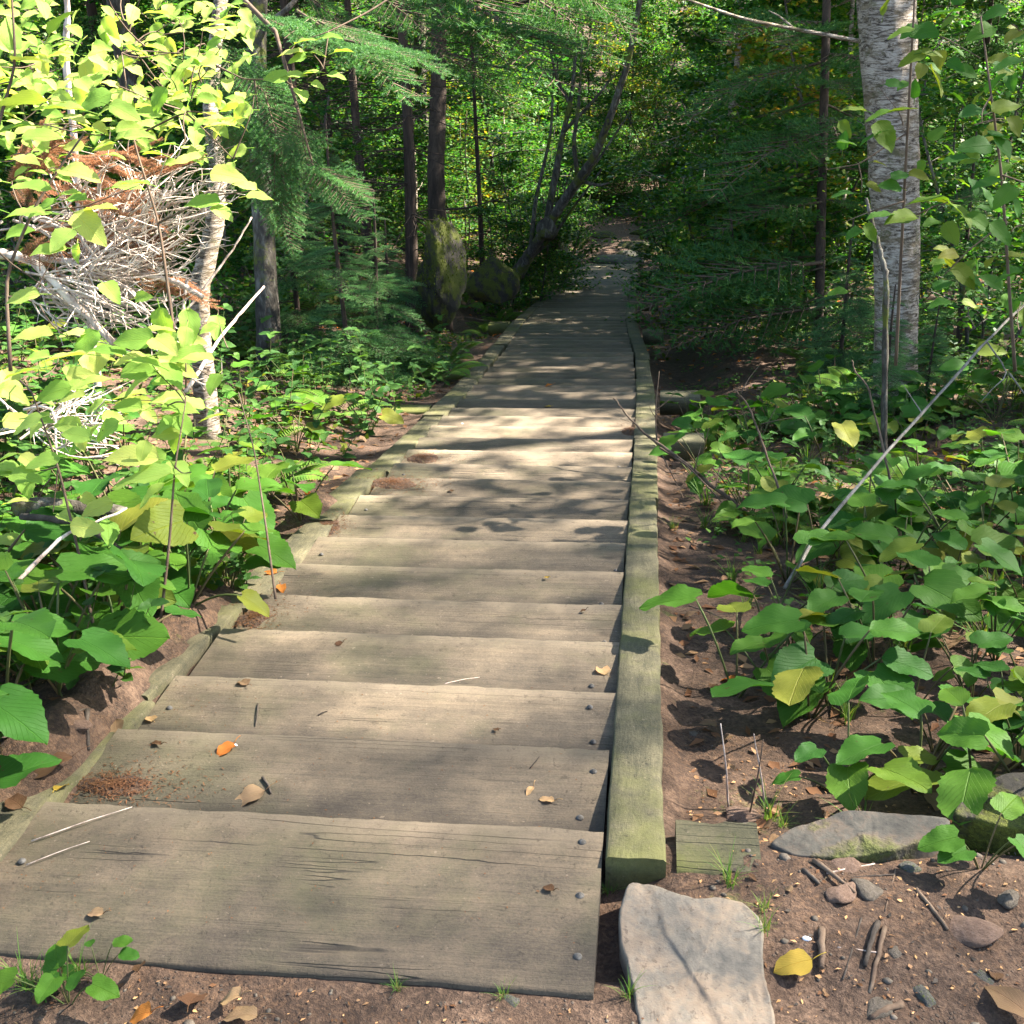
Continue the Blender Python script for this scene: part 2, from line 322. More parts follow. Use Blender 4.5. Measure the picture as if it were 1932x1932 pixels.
# bolt
m = M('galvanised_bolt'); MAT['bolt'] = m.fin(m.ramp(m.noise(m.mapping(), 90), [(.4, (.05, .046, .04)), (.6, (.12, .112, .10))]), .8); m.p.inputs['Metallic'].default_value = .3
m = M('shell_white'); MAT['white'] = m.fin(m.ramp(m.noise(m.mapping(), 60), [(.4, (.6, .6, .62)), (.6, (.85, .85, .85))]), .6)
# soil
m = M('forest_soil'); mp = m.mapping()
a = m.noise(mp, 1.3, 6, .65); b = m.noise(mp, 14, 6, .7); c = m.noise(mp, 90, 4, .75); vo = m.voro(mp, 85); vo2 = m.voro(mp, 22, 'Color')
col = m.ramp(m.math('ADD', m.math('MULTIPLY', b, .5), m.math('MULTIPLY', c, .5)), [(.34, (.018, .011, .007)), (.48, (.060, .036, .023)), (.56, (.11, .068, .044)), (.68, (.19, .123, .08))])
lit = m.ramp(m.noise(mp, 38, 5, .8, 1.2), [(.35, (.015, .009, .006)), (.5, (.05, .028, .016)), (.6, (.11, .06, .032)), (.7, (.19, .12, .065))])
col = m.mix(m.math('MULTIPLY', m.g(a, .42, .56), .7), col, lit)
gv = m.math('SUBTRACT', 1, m.g(vo, .18, .30)); gv = m.math('MULTIPLY', gv, m.g(m.noise(mp, 5, 3), .5, .62)); col = m.mix(m.math('MULTIPLY', gv, .6), col, m.ramp(vo2, [(.2, (.03, .024, .02)), (.6, (.09, .07, .052)), (.9, (.17, .14, .11))]))
ms = m.g(m.noise(mp, 1.9, 7, .75), .60, .66); col = m.mix(m.math('MULTIPLY', ms, .75), col, m.ramp(c, [(.35, (.02, .032, .006)), (.65, (.09, .11, .02))]))
MAT['soil'] = m.fin(col, .92, m.bump(m.math('ADD', m.math('ADD', b, m.math('MULTIPLY', c, .5)), m.math('MULTIPLY', gv, .5)), .8, .02))

# ------------------------------------------------------------------ leaf templates (local y = length 1, x = half width)
def leaf(kind='ovate', rows=7, half=2, width=.36, fold=.25, droop=.25, wave=0., seed=0, tooth=0.):
    t = np.linspace(0, 1, rows); 
    pr = {'ovate': (.02, .5, .9), 'heart': (.06, .38, .78), 'lance': (.0, .7, .9), 'round': (.03, .5, .62)}[kind]; fx = lambda q: (q+pr[0])**pr[1]*np.maximum(1-q, 0)**pr[2]
    prof = fx(t)/fx(np.linspace(0, 1, 200)).max(); prof[-1] = .01; prof[0] = .35 if kind == 'heart' else .06
    r = np.random.default_rng(seed); vs = []; uv = []; cols = np.linspace(-1, 1, 2*half+1)
    for i, q in enumerate(t):
        for c in cols:
            e = 1+(tooth*(-1)**i if abs(c) > .99 else 0)+wave*.09*abs(c)*math.sin(q*7+seed*2+(2 if c > 0 else 0))
            x = c*prof[i]*width*e
            y = q-(.10*abs(c)**2 if kind == 'heart' and i < 2 else 0)
            z = fold*abs(x)-droop*q**2*.5+wave*.035*abs(c)*math.sin(q*11+seed*3+c)+r.uniform(-1, 1)*.006*wave
            vs.append((x, y, z)); uv.append((c*prof[i], q))
    k = 2*half+1; F_ = [(i*k+j, i*k+j+1, (i+1)*k+j+1, (i+1)*k+j) for i in range(rows-1) for j in range(k-1)]
    return (np.array(vs), {4: np.array(F_)}, np.array(uv))
LEAF = {'heart': [leaf('heart', 17, 3, .40, .22, .3, 1.0, s, .035) for s in range(5)], 'ovate': [leaf('ovate', 13, 2, .31, .25, .35, .7, s, .05) for s in range(4)],
        'round': [leaf('round', 17, 3, .38, .18, .25, .9, s, .055) for s in range(4)], 'lance': [leaf('lance', 7, 1, .2, .3, .35, .4, s) for s in range(3)]}
TINY = (np.array([(0, 0, 0), (.34, .38, .06), (0, 1, -.12), (-.34, .38, .06), (0, .45, -.03)], float), {3: np.array([(0, 1, 4), (1, 2, 4), (2, 3, 4), (3, 0, 4)])}, np.zeros((5, 2)))
QUAD = (np.array([(0, 0, 0), (.36, .42, .05), (0, 1, 0), (-.36, .42, .05)], float), {4: np.array([(0, 1, 2, 3)])}, np.zeros((4, 2)))
def rdir(n, r, zlo=-1, zhi=1):
    z = r.uniform(zlo, zhi, n); a = r.uniform(0, 2*np.pi, n); q = np.sqrt(1-z*z); return np.stack([q*np.cos(a), q*np.sin(a), z], -1)
def upn(n, r, spread=.6): return unit(np.stack([r.normal(0, spread, n), r.normal(0, spread, n), np.ones(n)], -1))
def curve(a, b, bend, n=8, r=rng):
    a, b = np.asarray(a, float), np.asarray(b, float); t = np.linspace(0, 1, n)[:, None]
    o = r.normal(0, 1, 3)*bend*np.linalg.norm(b-a); o2 = r.normal(0, 1, 3)*bend*.5*np.linalg.norm(b-a)
    return a+(b-a)*t+o*np.sin(np.pi*t)+o2*np.sin(2*np.pi*t)
# spruce bough: y along the bough, twigs in the xy plane, needles all round each twig
def bough(seed, tw=12, npt=34, nl=.035, nw=.006, droop=.25):
    r = np.random.default_rng(seed); g = Geo(); wd = Geo(); segs = []
    ax = lambda t: V(0, t, -droop*t*t)
    segs.append((ax(0), ax(1)))
    wd.tube([ax(0), ax(.5), ax(1)], [.010, .006, .002], 4, False)
    for i in range(tw):
        t = .12+.86*i/tw
        for s in (-1, 1):
            L = (.42*(1-t)+.10)*r.uniform(.7, 1.1); a = ax(t); b = a+V(s*L*.8, L*.62, -.12*L+r.normal(0, .02)); segs.append((a, b)); wd.tube([a, b], [.004, .0015], 3, False)
            if L > .25:
                for q in (.4, .65): c = a+(b-a)*q; e = c+V(s*.05, L*.38, r.normal(0, .01)); segs.append((c, e))
                c = a+(b-a)*.5; segs.append((c, c+V(s*L*.42, -.02, 0)))
    for a, b in segs:
        L = np.linalg.norm(b-a); n = max(6, int(npt*L/.3)); t = r.uniform(0, 1, n)[:, None]; o = a+(b-a)*t
        d = unit(unit(b-a)*r.uniform(.5, 1, (n, 1))+rdir(n, r, -.5, 1)*.95); side = unit(np.cross(d, rdir(n, r)))*nw*.5
        P = np.stack([o-side, o+side, o+d*nl*r.uniform(.7, 1.1, (n, 1))], 1).reshape(-1, 3)
        g.add(P, {3: np.arange(3*n).reshape(-1, 3)})
    return g, wd
BF = [bough(s, 13, 60, .036, .0065) for s in range(3)]; BC = [bough(s+9, 8, 26, .055, .014) for s in range(3)]
BFt = [(a.tpl(), b.tpl()) for a, b in BF]; BCt = [(a.tpl(), b.tpl()) for a, b in BC]

# ------------------------------------------------------------------ ground: one sheet to the horizon
def grade(lo, hi, a, b, fine, grow=1.06):
    m = list(np.arange(a, b, fine)); s = fine; x = a
    while x > lo: s *= grow; x -= s; m.insert(0, x)
    s = fine; x = m[-1]
    while x < hi: s *= grow; x += s; m.append(x)
    return np.array(m)
gx = grade(-110, 110, -2.6, 3.2, .022); gy = grade(-40, 160, .6, 4.2, .022, 1.02)
X, Y = np.meshgrid(gx, gy); Z = hgt(X, Y); n, k = X.shape
i = np.arange(n-1)[:, None]*k; j = np.arange(k-1)[None, :]
g = Geo(); g.add(np.stack([X, Y, Z], -1).reshape(-1, 3), {4: np.stack([i+j, i+j+1, i+k+j+1, i+k+j], -1).reshape(-1, 4)})
tag(g.build('ground', MAT['soil']), kind='structure')

# ------------------------------------------------------------------ the wooden stairs
ST = empty('wooden_stairs', (0, Y0, 0), 'long weathered wooden board stairway going straight down the slope between mossy timber edges', 'stairs')
OR = V(0, Y0, 0)
def slab(x0, x1, y0, y1, z, th, seed, nx=40, wob=.004, bev=.006, skew=0, uv0=0.):
    """board with worn, uneven long edges, local to the stairs"""
    r = np.random.default_rng(seed); xs = np.linspace(x0, x1, nx); g = Geo()
    e0 = y0+wob*np.convolve(r.normal(0, 1, nx+4), np.ones(5)/5, 'valid')*1.2; e1 = y1+wob*np.convolve(r.normal(0, 1, nx+4), np.ones(5)/5, 'valid')*1.6+r.normal(0, wob*.25, nx)
    prof = [(0, -th), (0, -bev), (bev, 0), (.25, 1), (.5, 1), (.75, 1), (-bev, 0), (1, -bev), (1, -th)]
    P = []; U = []
    for q, (a, b, x) in enumerate(zip(e0, e1, xs)):
        zz = z+.0015*math.sin(x*3+seed)+skew*x; zb = lambda k_: zz+r.normal(0, .0006)
        P += [(x, a, zz-th), (x, a, zz-bev), (x, a+bev, zb(0)), (x, a+(b-a)*.35, zb(0)), (x, a+(b-a)*.65, zb(0)), (x, b-bev, zb(0)), (x, b, zz-bev), (x, b, zz-th)]; U += [(x, 0), (x, 0), (x, .02), (x, .35), (x, .65), (x, .98), (x, 1), (x, 1)]
    k = 8; F_ = [(i*k+j, i*k+(j+1) % k, (i+1)*k+(j+1) % k, (i+1)*k+j) for i in range(nx-1) for j in range(k)]
    U = np.array(U, float); U[:, 1] = np.maximum(U[:, 1], uv0); g.add(P, {4: np.array(F_)}, U); g.add([P[0+c] for c in range(8)], {8: np.array([list(range(8))[::-1]])}); g.add([P[(nx-1)*k+c] for c in range(8)], {8: np.array([list(range(8))])})
    return g
def bolt_g(x, y, z, r_=.0068):
    g = Geo(); th = np.linspace(0, 2*np.pi, 12, endpoint=False); rings = [(r_*1.25, 0), (r_*1.25, .0015), (r_, .003), (r_*.6, .006)]
    P = [(x+a*math.cos(t), y+a*math.sin(t), z+b) for a, b in rings for t in th]+[(x, y, z+.0068)]
    q = [(i*12+j, i*12+(j+1) % 12, (i+1)*12+(j+1) % 12, (i+1)*12+j) for i in range(3) for j in range(12)]
    g.add(P, {4: np.array(q), 3: np.array([(36+j, 36+(j+1) % 12, 48) for j in range(12)])}); return g
for i in range(NT):
    yc = Y0+i*RUN; c = float(cx(yc-.17)); y1 = yc; y0 = yc-RUN-(.085 if i == 0 else .03); r = np.random.default_rng(i)
    zt = -i*RISE+(r.normal(0, .002) if i else 0)
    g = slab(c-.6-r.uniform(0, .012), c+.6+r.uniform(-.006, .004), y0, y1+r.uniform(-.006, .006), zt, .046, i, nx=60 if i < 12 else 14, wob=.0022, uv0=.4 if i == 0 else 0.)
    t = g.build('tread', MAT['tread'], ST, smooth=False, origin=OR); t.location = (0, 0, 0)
    if i < 12:
        for (bx, fy) in ([(.565, .12), (.56, .5), (.555, .88)] if i == 0 else [(.55+r.uniform(-.02, .02), .28+r.uniform(-.06, .06)), (.55+r.uniform(-.02, .02), .75)][:1+(i in (1, 2))])+([(-.54+r.uniform(-.02, .02), .5)] if i % 2 == 0 else []):
            b = bolt_g(c+bx, y0+.03+(y1-y0-.03)*fy, zt+.001).build('bolt', MAT['bolt'], t, origin=OR); b.location = (0, 0, 0)
def beam(ya, yb, side, off, wd, lift, seed, name='side_beam', mat='beam'):
    n = max(8, int((yb-ya)/.08)); r = np.random.default_rng(seed); g = Geo(); P = []; k = 8
    for y in np.linspace(ya, yb, n):
        e = float(cx(y))+side*(.604+off+.0012*r.normal()); z = -(y-Y0)*math.tan(math.radians(9))+lift+r.normal(0, .0007); a, b = sorted((e, e+side*(wd+r.normal(0, .0015)))); q = .006
        P += [(a, y, z-.15), (a, y, z-q), (a+q, y, z), (a+(b-a)*.35, y, z+r.normal(0, .001)), (a+(b-a)*.65, y, z+r.normal(0, .001)), (b-q, y, z), (b, y, z-q), (b, y, z-.15)]
    g.add(P, {4: np.array([(i*k+j, (i+1)*k+j, (i+1)*k+(j+1) % k, i*k+(j+1) % k) for i in range(n-1) for j in range(k)])})
    g.add(P[:8], {8: np.array([list(range(8))])}); g.add(P[-8:], {8: np.array([list(range(8))[::-1]])})
    o = g.build(name, MAT[mat], ST, smooth=False, origin=OR); o.location = (0, 0, 0); return o
pe = flat(1204, 1640, .0)[1]
edges = [pe, 4.56, 5.9, 8.2, 9.4, 11.2, 13.3, 15.6, 18.5, 21.8, 25.5, YEND+.1]
offs = [0, .002, -.003, .008, .014, .006, 0, .006, 0, .004, -.004, 0]
for q in range(len(edges)-1): beam(edges[q]+.004, edges[q+1]-.004, 1, offs[q], .116+.006*(q % 3), .006-.004*(q % 2), 50+q)
ledges = [1.45, 2.35, 3.05, 4.1, 5.05, 6.6, 8.5, 10.6, 13.1, 15.3, 18.9, 22.7, YEND+.1]
for q in range(len(ledges)-1): beam(ledges[q]+.004, ledges[q+1]-.004, -1, [.0, .02, .0, .015, .0, .0, .03][q % 7], .13+.012*(q % 2), -.012+.01*(q % 2), 80+q)
def cross(x0, x1, y0, y1, z, seed):
    r = np.random.default_rng(seed); g = slab(x0, x1, y0, y1, z, .14, seed, 14, .004, .012); o = g.build('cross_timber', MAT['cross'], ST, smooth=False, origin=OR); o.location = (0, 0, 0)
a = flat(1265, 1640, 0.0); b = flat(1428, 1552, 0.0)
cross(.738, b[0], a[1], a[1]+.165, -.004, 1)
for q, y in enumerate((6.0, 7.6, 12.0, 16.4, 21.0, 25.0)):
    cross(float(cx(y))+.77, float(cx(y))+1.0+.05*(q % 2), y, y+.15, float(nz(y))-.03, 10+q)
    cross(float(cx(y+1))-1.02, float(cx(y+1))-.77, y+.9, y+1.05, float(nz(y+.9))-.03, 20+q)

# ------------------------------------------------------------------ rocks
def rock_geo(seed, sub=3, rough=.18, flatz=1., cuts=9):
    r = np.random.default_rng(seed); bm_ = __import__('bmesh').new(); __import__('bmesh').ops.create_icosphere(bm_, subdivisions=sub, radius=1)
    v = np.array([x.co[:] for x in bm_.verts]); f = np.array([[q.index for q in x.verts] for x in bm_.faces]); bm_.free()
    for _ in range(cuts):                                    # cut flat facets
        d = unit(r.normal(0, 1, 3)); c = r.uniform(.62 if cuts < 12 else .48, .9); s = v@d; v = v-np.where(s > c, (s-c)*.85, 0)[:, None]*d
    for sc, a in ((1.2, rough), (.45, rough*.35), (.18, rough*.15)):
        o = r.uniform(0, 90, 3); nn = (vnoise(v[:, 0]+o[0]+v[:, 2]*.7, v[:, 1]+o[1], sc, seed)+vnoise(v[:, 1]+o[2], v[:, 2]+o[0]+v[:, 0]*.5, sc, seed+1))*.5; v = v*(1+a*nn[:, None])
    g = Geo(); v[:, 2] *= flatz; g.add(v, {3: f}); return g
def rock(p, size, mat, label, seed, name='stone', cat='stone', rz=0., sub=3, group=None, smooth=False, rough=.4):
    g = rock_geo(seed, sub, rough); o = g.build(name, MAT[mat], smooth=smooth); o.location = p; o.scale = size; o.rotation_euler = (0, 0, rz); return tag(o, label, cat, group)
def plate(pts, th, mat, name, label, cat, seed, z0):
    """flat stone from an outline on the ground: a worn top, chipped sides, real thickness"""
    r = np.random.default_rng(seed); pts = np.array(pts)[:, :2]; Q = []
    for i in range(len(pts)):
        a, b = pts[i], pts[(i+1) % len(pts)]; n = max(2, int(np.linalg.norm(b-a)/.012)); t = np.linspace(0, 1, n, endpoint=False)[:, None]; Q.append(a+(b-a)*t+r.normal(0, .0022, (n, 2)))
    Q = np.vstack(Q); Q = (Q+np.roll(Q, 1, 0)+np.roll(Q, -1, 0))/3; c = Q.mean(0); n = len(Q); g = Geo(); P = []; rings = [(1.0, -th), (1.0, -.010), (.992, -.004), (.975, 0)]+[(q, 0) for q in np.linspace(.95, .03, 44)]
    for s, z in rings:
        q = c+(Q-c)*s; zz = z0+z+(.005*vnoise(q[:, 0], q[:, 1], .16, seed)+.002*vnoise(q[:, 0], q[:, 1], .04, seed+2)+.0012*vnoise(q[:, 0], q[:, 1], .012, seed+3)+.004*sst(.0, .008, (q[:, 0]-c[0])*.9+(q[:, 1]-c[1])*.35+.02*vnoise(q[:, 0], q[:, 1], .07, seed+5)+.015)-.004*sst(.0, .006, (q[:, 0]-c[0])*.25-(q[:, 1]-c[1])*.9+.03*vnoise(q[:, 0], q[:, 1], .09, seed+7)-.05) if z > -.02 else 0); P.append(np.column_stack([q, np.broadcast_to(zz, n)]))
    m_ = len(rings); P = np.vstack(P+[np.array([[c[0], c[1], z0]])]); j = np.arange(n); j2 = (j+1) % n
    F4 = np.vstack([np.stack([i*n+j, i*n+j2, (i+1)*n+j2, (i+1)*n+j], -1) for i in range(m_-1)]); F3 = np.stack([(m_-1)*n+j, (m_-1)*n+j2, j*0+m_*n], -1)
    g.add(P, {4: F4, 3: F3}); return tag(g.build(name, MAT[mat], smooth=False, origin=V(c[0], c[1], z0)), label, cat)
plate([flat(x, y, .015) for x, y in [(1188, 1648), (1250, 1668), (1320, 1692), (1350, 1686), (1405, 1692), (1442, 1728), (1440, 1800), (1458, 1880), (1475, 2010), (1222, 2010), (1190, 1830), (1165, 1745), (1168, 1700)]], .05, 'flag', 'flagstone', 'pale grey flat slab of stone beside the bottom right corner of the first board', 'stone', 3, .004)
plate([flat(x, y, .01) for x, y in [(1448, 1578), (1500, 1546), (1600, 1524), (1700, 1528), (1800, 1540), (1760, 1575), (1690, 1598), (1590, 1606), (1505, 1604)]], .10, 'dirtyrock', 'rock_slab', 'dark grey rock slab set in the dirt edge right of the timber stub', 'rock', 5, -.002)
plate([flat(x, y, .0) for x, y in [(1800, 1530), (1830, 1480), (1900, 1455), (2010, 1440), (2010, 1560), (1900, 1552)]], .14, 'mossrock', 'moss_covered_rock', 'rock slab under bright green moss at the right edge of the dirt', 'rock', 8, -.006)
# stones lying in the dirt, lower right
for (px, py, s, mat, lab) in [(1600, 1628, .045, 'pinkstone', 'rounded pinkish stone just below the dark rock slab'), (1716, 1640, .026, 'rock', 'small blue-grey angular stone in the dirt below the slab'),
        (1585, 1690, .042, 'pinkstone', 'smooth brownish stone in the dirt, left one of a touching pair'), (1640, 1688, .045, 'pebble', 'pale stone with a yellow spot, right one of a touching pair'),
        (1660, 1905, .032, 'pebble', 'pale pointed triangular stone near the bottom edge of the dirt'), (1830, 1760, .06, 'pinkstone', 'large flat pinkish stone in the sunlit dirt'), (1745, 1885, .03, 'rock', 'dark little stone low in the dirt'),
        (1395, 1545, .05, 'pinkstone', 'tan rough stone standing on the timber stub beside a grass tuft'), (1300, 1268, .02, 'pinkstone', 'small pink pebble in the soil right of the timber edge'), (1310, 1388, .018, 'pebble', 'round grey pebble in the soil beside the timber edge'),
        (1465, 1528, .026, 'pinkstone', 'small reddish stone beside the dark end of the rock slab'), (1900, 1700, .03, 'pebble', 'small light stone near the right edge of the sunlit dirt'), (1690, 1800, .02, 'pebble', 'small flat pebble in the middle of the dirt'),
        (1850, 1850, .025, 'rock', 'grey stone half buried in sunlit dirt'), (150, 1372, .035, 'pinkstone', 'round brown stone in the soil left of the second board'), (965, 1893, .025, 'rock', 'small bluish stone under the near edge of the first board')]:
    p = G(px, py); rock(p+V(0, 0, s*.06), (s*.9, s*.66, s*.34), mat, lab, int(px+py), rz=px % 3, sub=3)
r = np.random.default_rng(77); g = Geo()
pebt = rock_geo(5, 1).tpl(); n = 2600; x = r.uniform(-1.6, 2.6, n); y = r.uniform(.85, 2.0, n); k = (np.abs(x-cx(y)) > .8) | (y < 1.38); x, y = x[k], y[k]
s = r.exponential(.0028, len(x))+.0012; g.stamp(pebt, np.stack([x, y, hgt(x, y)], -1), rdir(len(x), r, -.15, .15), V(0, 0, 1)+rdir(len(x), r)*.2, np.stack([s*r.uniform(.6, 1.3, len(x)), s, s*.55], -1)); tag(g.build('gravel', MAT['pebble'], smooth=False), kind='stuff')
# mossy boulders on the left, with moss tufts
def boulder(base, size, lab, seed, mat='mossrock', name='mossy_boulder', rz=0, moss=700):
    g = rock_geo(seed, 5, .5, 1., 16); v = np.vstack(g.v)
    o = g.build(name, MAT[mat], smooth=True); o.location = base; o.scale = size; o.rotation_euler = (0, 0, rz); tag(o, lab, 'boulder')
    if moss:
        r = np.random.default_rng(seed); c = v[v[:, 2] > .05]; p = c[r.integers(0, len(c), moss)]*1.005; mg = Geo(); mg.stamp(TINY, p+rdir(moss, r)*.03, unit(p)+rdir(moss, r)*.6, rdir(moss, r), r.uniform(.02, .055, moss)); mg.build('moss', MAT['moss'], o)
    return o
b = at(835, 632, 9.4); boulder(V(b[0]-.02, b[1]+.1, b[2]+.36), (.27, .45, .60), 'tall mossy boulder standing left of the stairs, half lit', 21, rz=.3, moss=1500)
b = at(935, 560, 13); boulder(V(b[0]-.03, b[1]+.2, b[2]+.1), (.2, .4, .42), 'rotten mossy stump-like rock behind the tall boulder', 25, rz=1.1, moss=900)
p = G(1005, 543); boulder(p+V(-.1, .2, .1), (.45, .4, .4), 'dark low rock beside the far left edge of the stairs', 29, 'rock', 'dark_rock', moss=0)
p = G(600, 600); boulder(p+V(-.3, .9, -.15), (1.2, .9, .6), 'broad mossy mound of rock under the young spruce left of the stairs', 31, rz=.6, moss=900)
for q, (px, py, s, lab) in enumerate([(1137, 489, .28, 'small round dark rock where the dirt trail begins'), (1190, 485, .38, 'low curved rock at the right of the trail start'), (1105, 505, .25, 'grey flat rock at the far end of the boards, left'), (1165, 500, .55, 'broad flat grey rock at the far end of the boards'), (1210, 470, .5, 'mossy rock right of the dirt trail'), (1230, 440, .55, 'dark mossy block right of the far trail'), (1085, 455, .4, 'dark rock at the left edge of the far trail'), (1140, 445, .3, 'half-buried rock in the middle of the far trail')]):
    p = G(px, py); rock(p, (s*1.4, s, s*.4), ('mossrock', 'rock')[q in (2, 3, 1)], lab, 60+q, 'trail_rock', 'rock', smooth=True)
print('rocks done')
# ------------------------------------------------------------------ plants: prototypes
def proj(p):
    d = np.asarray(p, float)-EYE; z = d@fw; return CC+F*(d@rt)/np.maximum(z, .01), CC-F*(d@up)/np.maximum(z, .01), z
def blank(name, label, cat, group): return empty(name, (0, 0, 0), label, cat, group)
def arch(a, b, sag=.0, n=7):
    a, b = np.asarray(a, float), np.asarray(b, float); t = np.linspace(0, 1, n)[:, None]; return a+(b-a)*t+V(0, 0, 1)*sag*np.sin(np.pi*t)
def add_leaves(g, kind, o, d, nrm, s, r):
    L = LEAF[kind]; w_ = r.integers(0, len(L), len(o))
    for q in range(len(L)):
        k = w_ == q
        if k.any(): g.stamp(L[q], o[k], d[k], nrm[k], s[k])
def mk_aster(seed):
    r = np.random.default_rng(seed); root = blank('broadleaf_plant', '-', 'plant', '-'); st = Geo(); lf = Geo(); n = r.integers(4, 8); a0 = r.uniform(0, 6.3); O, Dd, Nn, S = [], [], [], []
    for i in range(n):
        a = a0+i*2.4+r.normal(0, .3); R = r.uniform(.03, .17); h = r.uniform(.07, .27); e = V(R*math.cos(a), R*math.sin(a), h); st.tube(arch((0, 0, -.02), e, .02), [.003]*6+[.0018], 5)
        out = V(math.cos(a), math.sin(a), r.uniform(-.3, .2)); O.append(e); Dd.append(out); Nn.append(V(r.normal(0, .25), r.normal(0, .25), 1)); S.append(r.uniform(.075, .155)*(1 if i else 1.15))
    add_leaves(lf, 'heart' if r.random() < .8 else 'round', np.array(O), np.array(Dd), np.array(Nn), np.array(S), r)
    st.build('stem', MAT['stem'], root); lf.build('leaves', MAT['aster'], root); q = Proto(root); q.word = {4: 'four', 5: 'five', 6: 'six', 7: 'seven'}[int(n)]+'-leaved'; return q
def mk_herb(seed, H=.5, ln=.07, kind='ovate', mat='herb', name='leafy_herb'):
    r = np.random.default_rng(seed); root = blank(name, '-', 'plant', '-'); st = Geo(); lf = Geo(); O, Dd, Nn, S = [], [], [], []
    nst = int(r.integers(2, 4)); ns_ = {2: 'two', 3: 'three'}[nst]
    for k in range(nst):
        a = r.uniform(0, 6.3); b = V(r.normal(0, .05), r.normal(0, .05), 0); e = b+V(math.cos(a)*.18, math.sin(a)*.18, H*r.uniform(.6, 1)); c = curve(b-V(0, 0, .03), e, .06, 10, r); st.tube(c, np.linspace(.0035, .0012, 10), 5)
        for t in np.linspace(.3, 1, r.integers(5, 8)):
            p = c[0]+(c[-1]-c[0])*t; i = int(t*9); p = c[i]; ph = r.uniform(0, 6.3)
            for q in range(3 if t > .95 else 2):
                f = ph+q*(2.1 if t > .95 else 3.14); O.append(p); Dd.append(V(math.cos(f), math.sin(f), r.uniform(-.1, .35))); Nn.append(V(r.normal(0, .3), r.normal(0, .3), 1)); S.append(ln*r.uniform(.7, 1.25))
    add_leaves(lf, kind, np.array(O), np.array(Dd), np.array(Nn), np.array(S), r)
    st.build('stem', MAT['stem'], root); lf.build('leaves', MAT[mat], root); q_ = Proto(root); q_.word = ns_+'-stemmed'; return q_
PIN = leaf('lance', 4, 1, .16, .2, .2)
def mk_fern(seed):
    r = np.random.default_rng(seed); root = blank('fern', '-', 'fern', '-'); st = Geo(); lf = Geo()
    for i in range(r.integers(5, 8)):
        a = i*1.1+r.uniform(0, .5); L = r.uniform(.28, .48); t = np.linspace(0, 1, 14); c = np.stack([np.cos(a)*L*t, np.sin(a)*L*t, L*(1.0*t-.75*t*t)], -1); st.tube(c, np.linspace(.0025, .0008, 14), 4)
        tt = np.linspace(.18, .98, 22); P = np.stack([np.interp(tt, t, c[:, q]) for q in range(3)], -1); d = unit(np.gradient(P, axis=0)); sd = unit(np.cross(d, V(0, 0, 1)))
        for s in (-1, 1): lf.stamp(PIN, P, sd*s+d*.45, V(0, 0, 1)+d*.2, L*.30*np.sin(np.pi*np.clip(tt, 0, 1)**.7)*.9+.008)
    st.build('stem', MAT['stem'], root); lf.build('fronds', MAT['fern'], root); return Proto(root)
def mk_tuft(seed, H=.18, n=26, mat='grass', name='grass_tuft', wd=.0028):
    r = np.random.default_rng(seed); g = Geo(); P = []; Q = []
    for i in range(n):
        a = r.uniform(0, 6.3); L = H*r.uniform(.5, 1.1); out = r.uniform(.15, .9); b = V(r.normal(0, .012), r.normal(0, .012), -.01); t = np.linspace(0, 1, 6)[:, None]
        c = b+np.hstack([math.cos(a)*out*L*t**1.6, math.sin(a)*out*L*t**1.6, L*(t-.35*out*t**2.2)]); s = V(-math.sin(a), math.cos(a), 0)*wd; w2 = (1-t**1.5)*.9+.08; k = len(P)*0+g.n
        g.add(np.hstack([c-s*w2, c+s*w2]).reshape(-1, 3), {4: np.array([(2*q, 2*q+1, 2*q+3, 2*q+2) for q in range(5)])})
    return Proto(tag(g.build(name, MAT[mat]), '-', 'grass', '-'))
def mk_cover(seed):
    r = np.random.default_rng(seed); g = Geo(); n = 34; p = np.stack([r.normal(0, .13, n), r.normal(0, .13, n), r.uniform(.02, .09, n)], -1); O, Dd, Nn, S = [], [], [], []
    for q in p:
        a = r.uniform(0, 6.3)
        for k in range(r.integers(3, 5)): f = a+k*1.57; O.append(q); Dd.append(V(math.cos(f), math.sin(f), .1)); Nn.append(V(r.normal(0, .2), r.normal(0, .2), 1)); S.append(r.uniform(.018, .035))
    g.stamp(TINY, np.array(O), np.array(Dd), np.array(Nn), np.array(S)*1.2)
    return Proto(tag(g.build('low_herb_patch', MAT['herb']), '-', 'plant', '-'))
ASTER = [mk_aster(100+i) for i in range(9)]; HERB = [mk_herb(200+i) for i in range(6)]; HERB2 = [mk_herb(220+i, .75, .06, 'ovate', 'forest', 'leafy_seedling') for i in range(4)]
FERN = [mk_fern(240+i) for i in range(4)]; TUFT = [mk_tuft(260+i) for i in range(5)]

